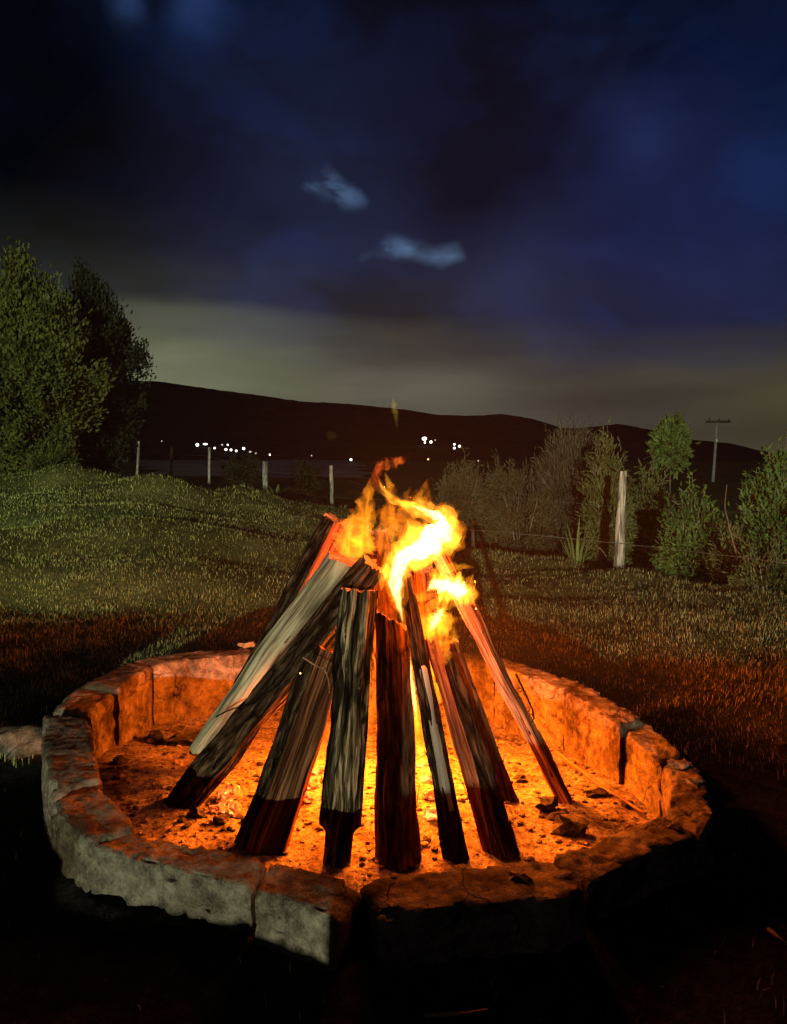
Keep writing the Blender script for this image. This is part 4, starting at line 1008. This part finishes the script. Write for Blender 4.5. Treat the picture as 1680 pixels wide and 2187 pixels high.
big_tree('large dense green tree lit at the left edge of the lawn', 56, 15.5, 594, 138, 'leaf_tree', 170, 260, 1, 0.06)
big_tree('dark unlit tree close behind the lit green tree at left', 186, 17.6, 606, 98, 'leaf_tree_shaded', 330, 120, 2, 0.04)

def shrub(label, px0, px1, ytop, Y, mat, nclump, per, leaf, ybot=None, stems=7, spread=0.05, shell=0.35, up=0.6, jit=0.7, name='shrub', grp='shrubs along the fence'):
    a = at(px0, ytop, Y=Y); b = at(px1, ytop, Y=Y); cx = (a.x + b.x) / 2; hw = (b.x - a.x) / 2
    g = gz(cx, Y); zt = a.z; zb = g if ybot is None else at(px0, ybot, Y=Y).z
    root = thing(name, label, 'tree' if 'tree' in name else 'shrub', grp, (cx, Y, g))
    cz = (zt + zb) / 2 - g; hz = (zt - zb) / 2
    P, D = crown_points(np.array([0, 0, cz]), np.array([hw, hw * 0.8, hz]) * 0.92, nclump, per, spread, shell, None, up)
    P[:, 2] = np.abs(P[:, 2])
    sp = []; sd_ = []; sprig = []
    for k in range(max(10, nclump // 6)):
        dv = rng.normal(size=3) + np.array([0, 0, 0.7]); dv /= np.linalg.norm(dv); bend = rng.normal(size=3) * 0.12
        ln_s = []
        for u in np.linspace(0.5, 1.08 + 0.2 * rng.random(), 18):
            ln_s.append(np.array([0, 0, cz]) + (dv + bend * (u - 0.6)) * u * np.array([hw, hw * 0.8, hz]) * 0.95); sp.append(ln_s[-1]); sd_.append(dv)
        ln_s = np.array(ln_s); ln_s[:, 2] = np.abs(ln_s[:, 2]); sprig.append(tube(ln_s[::4], np.linspace(0.006, 0.002, len(ln_s[::4])), 4))
    P = np.vstack([P, sp]); D = np.vstack([D, sd_]); P[:, 2] = np.abs(P[:, 2])
    V, T = leaves(P, D, leaf[0], leaf[1], jit)
    mesh_obj('crown' if 'tree' in name else 'foliage', V, T, M[mat], root, smooth=False)
    parts = list(sprig)
    if 'tree' in name:
        parts.append(limb_tree((0, 0, -0.05), (0, 0, cz + hz * 0.7), 0.022, 5, (hw * 0.7, hw * 0.7, hz * 0.5), 1))
    else:
        for k in range(stems):
            an = rng.random() * 6.28; q = np.array([math.cos(an) * hw * 0.65, math.sin(an) * hw * 0.5, (cz + hz) * (0.6 + 0.3 * rng.random())])
            parts.append(tube(spline([(q[0] * .1, q[1] * .1, -0.05), (q[0] * .45, q[1] * .45, q[2] * .55), q], 8), np.linspace(0.014, 0.004, 8), 5))
    v, f = join_parts(parts)
    mesh_obj('trunk' if 'tree' in name else 'stem', v, f, M['stem'] if 'tree' not in name else M['trunk'], root)
    return root
shrub('dull brown shrub just right of the flames', 925, 1045, 985, 13.5, 'leaf_brown', 170, 26, (0.11, 0.035), spread=0.07)
shrub('low olive brown shrub between the flames and the feathery bush', 1010, 1165, 985, 14.5, 'leaf_brown', 200, 26, (0.12, 0.035), spread=0.07)
shrub('broad dull shrub in front of the feathery bush', 1040, 1190, 1040, 12.0, 'leaf_brown', 150, 26, (0.12, 0.03), spread=0.06)
shrub('tall feathery grey brown bush behind the strap leaved plant', 1140, 1296, 912, 12.6, 'leaf_grey', 330, 40, (0.13, 0.010), spread=0.10, up=1.2, jit=0.5)
shrub('upright yellow green shrub left of the bleached post', 1248, 1348, 930, 10.4, 'leaf_olive', 150, 22, (0.11, 0.032), spread=0.05, up=0.9)
shrub('dark leafy shrub behind the bleached post', 1340, 1440, 985, 11.4, 'leaf_olive', 130, 22, (0.11, 0.032), spread=0.05)
shrub('slender young tree with a leafy top right of the bleached post', 1398, 1468, 896, 12.0, 'leaf_green', 80, 20, (0.13, 0.06), ybot=1012, spread=0.05, shell=0.2, name='young_tree', grp=None)
shrub('bright green bushy shrub right of the slender young tree', 1412, 1545, 1046, 9.2, 'leaf_green', 190, 22, (0.085, 0.035), spread=0.05)
shrub('small low shrub at the foot of the dry stem', 1520, 1600, 1120, 8.4, 'leaf_olive', 70, 20, (0.08, 0.03), spread=0.04)
shrub('tall green shrub cut by the right edge of the view', 1588, 1760, 952, 8.3, 'leaf_green', 330, 24, (0.085, 0.034), spread=0.05, shell=0.3, up=0.7)
shrub('ragged low shrub by the lawn edge at far right', 1570, 1720, 1150, 7.5, 'leaf_olive', 110, 22, (0.08, 0.02), spread=0.05)
shrub('dark rounded bush beyond the left posts', 485, 548, 975, 24, 'leaf_tree_shaded', 70, 20, (0.16, 0.06), spread=0.1)
shrub('small dark bush between the last two left posts', 630, 682, 992, 26, 'leaf_tree_shaded', 60, 20, (0.16, 0.06), spread=0.1)
shrub('shrubby growth at the foot of the lit green tree', 60, 150, 955, 15.0, 'leaf_tree', 110, 22, (0.13, 0.03), spread=0.08)

def straps(label, px, py, Y, n, hpx, wid, spread, mat='leaf_strap'):
    p = at(px, py, Y=Y); g = gz(p.x, Y); root = thing('strap_leaved_plant', label, 'plant', None, (p.x, Y, g))
    H = hpx / F * Y + max(0, p.z - g)
    for k in range(n):
        a = 2.4 * k + 0.4; ln = spread * (0.3 + 0.7 * rng.random()); hh = H * (0.65 + 0.4 * rng.random())
        q0 = np.array([math.cos(a) * 0.03, math.sin(a) * 0.03, -0.02]); q1 = np.array([math.cos(a) * ln * .35, math.sin(a) * ln * .35, hh * .65]); q2 = np.array([math.cos(a) * ln, math.sin(a) * ln, hh])
        P = spline([q0, q1, q2], 9); w = wid * np.array([.6, .8, .95, 1, .95, .85, .65, .38, .04])
        t = np.array([-math.sin(a), math.cos(a), 0]); o = np.array([math.cos(a), math.sin(a), 0.2])
        V = np.concatenate([P - t * w[:, None] / 2, P + o * (-0.2 * w[:, None]), P + t * w[:, None] / 2]); m = 9
        Fc = [(i, i + 1, m + i + 1, m + i) for i in range(m - 1)] + [(m + i, m + i + 1, 2 * m + i + 1, 2 * m + i) for i in range(m - 1)]
        lf = mesh_obj('leaf', V, Fc, M[mat], root); mo = lf.modifiers.new('thick', 'SOLIDIFY'); mo.thickness = 0.004
straps('clump of long strap leaves left of the bleached post', 1232, 1152, 9.3, 11, 60, 0.045, 0.26)
straps('small pale green agave at the foot of the left fence', 590, 1066, 17.5, 11, 32, 0.13, 0.38)

# ------------------------------------------------------------------ fences
def post_mesh(h, r0, r1, seed, knots=True, lean=(0, 0)):
    n, m = 44, 18; V = []; UV = []
    for i in range(n):
        u = i / (n - 1); r = r0 + (r1 - r0) * u
        for k in range(m):
            a = 2 * math.pi * k / m
            rr = r * (1 + 0.10 * noise.noise(Vector((math.cos(a) * 1.5 + seed, math.sin(a) * 1.5, u * h * 4))) + 0.05 * noise.noise(Vector((math.cos(a) * 5, math.sin(a) * 5 + seed, u * h * 9))))
            if knots:
                for (uk, ak, kk) in ((0.56, 0.3, 0.55), (0.33, -0.9, 0.3), (0.30, 0.5, 0.3)):
                    dd = math.hypot((u - uk) * h / 0.055, (math.atan2(math.sin(a - ak), math.cos(a - ak))) / 0.5); rr += r * kk * math.exp(-dd * dd)
            V.append((rr * math.cos(a) + lean[0] * u + 0.012 * noise.noise(Vector((u * 3, seed, 0))), rr * math.sin(a) + lean[1] * u, u * h - 0.15 * (1 - u))); UV.append((a * r0, u * h))
    Fc = [(i * m + k, i * m + (k + 1) % m, (i + 1) * m + (k + 1) % m, (i + 1) * m + k) for i in range(n - 1) for k in range(m)]
    Fc += [tuple(reversed(range(m))), tuple((n - 1) * m + k for k in range(m))]
    return V, Fc, UV
def wire(parent, pts, r=0.003, name='wire'):
    v, f = tube(spline([Vector(p)[:] for p in pts], 20), r, 5); mesh_obj(name, local(parent, v), f, M['wire'], parent)
# near fence with the bleached post
pb = at(1320, 1207, z=0.0); pt = at(1331, 1006, Y=pb.y)
nf = thing('post_and_wire_fence', 'wire fence with a thick bleached wooden post at the lawn edge on the right', 'fence', loc=pb)
V, Fc, UV = post_mesh(pt.z, 0.066, 0.04, 3, True, (pt.x - pb.x, 0))
o = mesh_obj('post', V, Fc, [M['post']], nf, None, UV); o['label'] = 'thick bleached wooden post with knots'
o.modifiers.new('e', 'EDGE_SPLIT').split_angle = R(50)
for (x, y, Yp, h) in ((1672, 1150, 5.9, 1.0), (1010, 1100, 11.2, 1.0)):
    q = at(x, y, Y=Yp); 
    if x > 1600: q.x += 0.75
    V, Fc, UV = post_mesh(h, 0.035, 0.03, x, False); V = np.array(V) + np.array([q.x, Yp, gz(q.x, Yp)]) - np.array(nf.location)
    mesh_obj('post', V, Fc, M['trunk'], nf, None, UV)
wire(nf, [at(960, 1128, Y=11.2), at(1130, 1142, Y=9.4), at(1315, 1160, Y=pb.y - 0.07), at(1530, 1184, Y=6.9), at(1700, 1205, Y=5.9)], 0.0035)
wire(nf, [at(960, 1052, Y=11.2), at(1130, 1066, Y=9.4), at(1322, 1082, Y=pb.y - 0.06), at(1530, 1092, Y=6.9), at(1700, 1100, Y=5.9)], 0.0010)
# back fence beyond the mound
bf = thing('post_and_wire_fence', 'thin pale posts of the far wire fence beyond the grassy mound at left', 'fence', loc=(at(565, 1055, Y=21)))
posts = [(291, 942, 994, 30, 0.055, 5), (361, 953, 1018, 26, 0.07, 6), (445, 955, 1034, 22, 0.045, 2), (566, 985, 1056, 21, 0.085, 0), (709, 994, 1068, 19.5, 0.055, -2), (235, 965, 1000, 34, .05, 0)]
tops = []
for k, (x, yt, yb, Yp, rad, ln_) in enumerate(posts):
    t = at(x + ln_, yt, Y=Yp); b = at(x, yb, Y=Yp); g = gz(b.x, Yp); h = t.z - min(g, b.z) + 0.1
    V, Fc, UV = post_mesh(h, rad, rad * 0.85, k + 20, False, (t.x - b.x, 0)); V = np.array(V) + np.array([b.x, Yp, t.z - h]) - np.array(bf.location)
    mesh_obj('post', V, Fc, M['post'], bf, None, UV); tops.append((t, h))
order = [5, 0, 1, 2, 3, 4]
for fr in (0.2, 0.55):
    pts = [tops[k][0] - Vector((0, 0.09, tops[k][1] * fr)) for k in order]; pts.append(at(900, 1070, Y=16.5))
    wire(bf, pts, 0.002)

# dry stems standing in front of the right hand shrubs
stick('dry_stem', [at(1572, 1182, Y=7.7), at(1556, 1120, Y=7.8), at(1548, 1080, Y=7.9), at(1552, 1035, Y=7.9)], 0.009, 0.004, 'stem' if False else 'twig', 'bare bent dry stem standing between the two green shrubs at right', 'stem')
stick('dry_stem', [at(1600, 1172, Y=7.8), at(1580, 1150, Y=7.8), at(1562, 1140, Y=7.8)], 0.006, 0.003, 'twig', 'short slanting dry stem beside the bare bent one', 'stem')
stick('dry_stem', [at(1296, 1190, Y=8.1), at(1280, 1170, Y=8.1), at(1268, 1158, Y=8.1)], 0.005, 0.003, 'twig', 'thin dry stalk at the left foot of the bleached post', 'stem')

# utility pole behind the shrubs
up = at(1531, 900, Y=58); g = gz(up.x, 58)
ut = thing('utility_pole', 'slim pale utility pole with a dark crossarm on the right', 'utility pole', loc=(up.x, 58, g))
v, f = tube(spline([(-0.18, 0, -0.5), (-0.07, 0, (up.z - g) * .5), (0, 0, up.z - g)], 16), np.linspace(0.12, 0.09, 16), 10); mesh_obj('pole', v, f, M['pole'], ut)
v, f = join_parts([box((0.1, -0.16, up.z - g - 0.02), (1.75, 0.12, 0.16)), box((0.1, 0.16, up.z - g - 0.02), (1.75, 0.12, 0.16))]); mesh_obj('crossarm', v, f, M['trunk'], ut)
for dx in (-0.65, 0.1, 0.85):
    v, f = tube([(dx, -0.16, up.z - g + 0.06), (dx, -0.16, up.z - g + 0.14), (dx, -0.16, up.z - g + 0.22)], [0.05, 0.07, 0.03], 8); mesh_obj('insulator', v, f, M['trunk'], ut)
q = at(1530, 941, Y=57.8); v, f = ico(np.array(q) - np.array(ut.location), 0.14, 2, (0.8, 0.8, 1.2)); mesh_obj('junction_box', v, f, M['porcelain'], ut)

# ------------------------------------------------------------------ lamps of the far houses
def far_lamp(px, py, size, lab, mat='lamp_white', wide=1.0, grp='lights of far houses at the foot of the hills'):
    el, az = ridge_el(px); v = pix_dir(px, py); e = math.atan2(v.z, math.hypot(v.x, v.y))
    if e > 0.0005: t = min(0.95, (e / max(el, 0.004)) ** (1 / HP)); d = HD0 + (HD1 - HD0) * t - 14
    else: d = 235.0
    d = max(235.0, min(d, 700)) if px < 1600 else 150
    p = CAM + v * (d / math.hypot(v.x, v.y)); r = 0.4 * size / F * d
    gl = gz(p.x, p.y) if d < 240 else p.z - 6
    root = thing('distant_lamp', lab, 'lamp', grp, (p.x, p.y, gl))
    v1, f1 = ico((0, 0, p.z - gl), r, 2, (wide, 1, 1)); mesh_obj('lamp_head', v1, f1, M[mat], root)
    v2, f2 = tube([(0, 0.3, -1), (0, 0.3, (p.z - gl) * .5), (0, 0.3, max(0.3, p.z - gl - r * .8))], 0.07, 6); mesh_obj('pole', v2, f2, M['metal'], root)
far_lamp(421, 950, 8, 'white light at the left end of the row of house lights left of the fire')
far_lamp(438, 948.5, 4.5, 'long strip of light second in the row left of the fire', wide=2.6)
far_lamp(458, 957, 5, 'single light just right of the long light strip', 'lamp_white')
far_lamp(474, 950, 3.5, 'dim light above the tight cluster in the left row', 'lamp_dim', 1.6)
far_lamp(486, 950, 4.5, 'light topping the tight cluster of the left row')
far_lamp(482, 960, 6, 'left light of the tight cluster of three in the left row', wide=1.2)
far_lamp(493, 961, 6, 'middle light of the tight cluster of three in the left row')
far_lamp(504, 963, 5.5, 'right light of the tight cluster of three in the left row')
far_lamp(520, 958, 7, 'bright round light right of the tight cluster in the left row')
far_lamp(534, 965, 4, 'dim strip of light at the right end of the left row', 'lamp_dim', 2.0)
far_lamp(545, 968, 4, 'last dim strip of light of the left row', 'lamp_dim', 1.6)
far_lamp(576, 971, 4.5, 'lone light right of the left row above the thick post')
far_lamp(665, 973, 3.5, 'faint lone light between the left row and the fire', 'lamp_dim')
far_lamp(725, 988, 3.5, 'faint left one of the lights near the last left post', 'lamp_dim')
far_lamp(732, 988, 6, 'middle light near the last left post')
far_lamp(749, 982, 7, 'bright light just right of the last left post')
far_lamp(769, 995, 4, 'faint reddish light close to the flames', 'lamp_red')
far_lamp(906, 937, 10, 'largest white light right of the flame tip', wide=1.3)
far_lamp(920, 944, 7, 'white light just right of the largest one')
far_lamp(907, 945, 5, 'small light tucked under the largest one')
far_lamp(929, 940, 3.5, 'faint outer light right of the largest one', 'lamp_dim')
far_lamp(970, 949, 5.5, 'upper left light of the trio above the brown shrub')
far_lamp(981, 953, 6.5, 'right light of the trio above the brown shrub')
far_lamp(970, 957, 6, 'lower left light of the trio above the brown shrub')
far_lamp(1021, 984, 4, 'lone dim light over the brown shrubs', 'lamp_dim')
far_lamp(345, 942, 3, 'faint light between the first two left posts', 'lamp_dim')
far_lamp(236, 921, 6.5, 'lone bright light showing at the dark tree')
far_lamp(1649, 990, 6, 'lone light above the right hand shrub')

# ------------------------------------------------------------------ floodlight behind the viewpoint, with unseen blockers added to cast shadows
gw = thing('shadow_blocker', 'added low stepped shadow blocker, out of view behind the viewpoint', 'shadow blocker', loc=(0, -0.8, 0))  # unseen, added to throw shadows across pit and lawn
for (x0, x1, h) in ((-8, -2.12, 0.62), (-2.10, -1.3, 0.39), (-1.28, -0.37, 0.335), (-0.35, 0.0, 0.50), (0.02, 5.5, 0.54)):
    nx_ = max(6, int((x1 - x0) / 0.08)); V = []
    for i in range(nx_ + 1):
        x = x0 + (x1 - x0) * i / nx_; hh = h + 0.035 * noise.noise(Vector((x * 2.3, h, 0))) + 0.015 * noise.noise(Vector((x * 9, h, 0)))
        for (yy, zz) in ((-0.14, -0.3), (-0.13, hh - 0.02), (-0.10, hh), (0.10, hh), (0.13, hh - 0.02), (0.14, -0.3)): V.append((x, yy, zz))
    Fc = [(i * 6 + k, i * 6 + (k + 1) % 6, (i + 1) * 6 + (k + 1) % 6, (i + 1) * 6 + k) for i in range(nx_) for k in range(6)] + [tuple(range(6)), tuple(reversed([nx_ * 6 + k for k in range(6)]))]
    o = mesh_obj('blocker_section', V, Fc, M['stone'], gw)
v, f = tube([(-0.38, 0.2, -0.3), (-0.38, 0.2, 0.5), (-0.38, 0.2, 1.12)], 0.052, 12); mesh_obj('blocker_post', v, f, M['trunk'], gw)  # added post that keeps the floodlight off the round log
ff = thing('floodlight', 'floodlight on a post on the terrace behind the viewpoint', 'floodlight', loc=(LAMP.x, LAMP.y, 0))
v, f = tube([(0, -0.3, -0.2), (0, -0.3, 3), (0, -0.3, LAMP.z)], 0.05, 10); mesh_obj('pole', v, f, M['metal'], ff)
v, f = box((0, -0.2, LAMP.z), (0.36, 0.12, 0.26)); mesh_obj('housing', v, f, M['metal'], ff, smooth=False)
v, f = box((0, -0.13, LAMP.z), (0.30, 0.012, 0.2)); mesh_obj('lamp_glass', v, f, M['flood_glass'], ff, smooth=False)

# thin smoke hanging around the fire
def smoke():
    m, nt = new_mat('thin_smoke'); g = G(nt)
    g.out(vol=g.n('ShaderNodeVolumePrincipled', {'Color': (0.8, 0.8, 0.8), 'Density': 0.0042, 'Anisotropy': 0.2}).outputs[0])
    v, f = ico((0, 0, 0), 1.0, 4, (1.7, 1.5, 1.45)); o = mesh_obj('smoke', v, f, m); o.location = (0.08, 3.1, 1.5)
    tag(o, 'thin reddish smoke lit up around the flames', 'smoke', kind='stuff')
smoke()
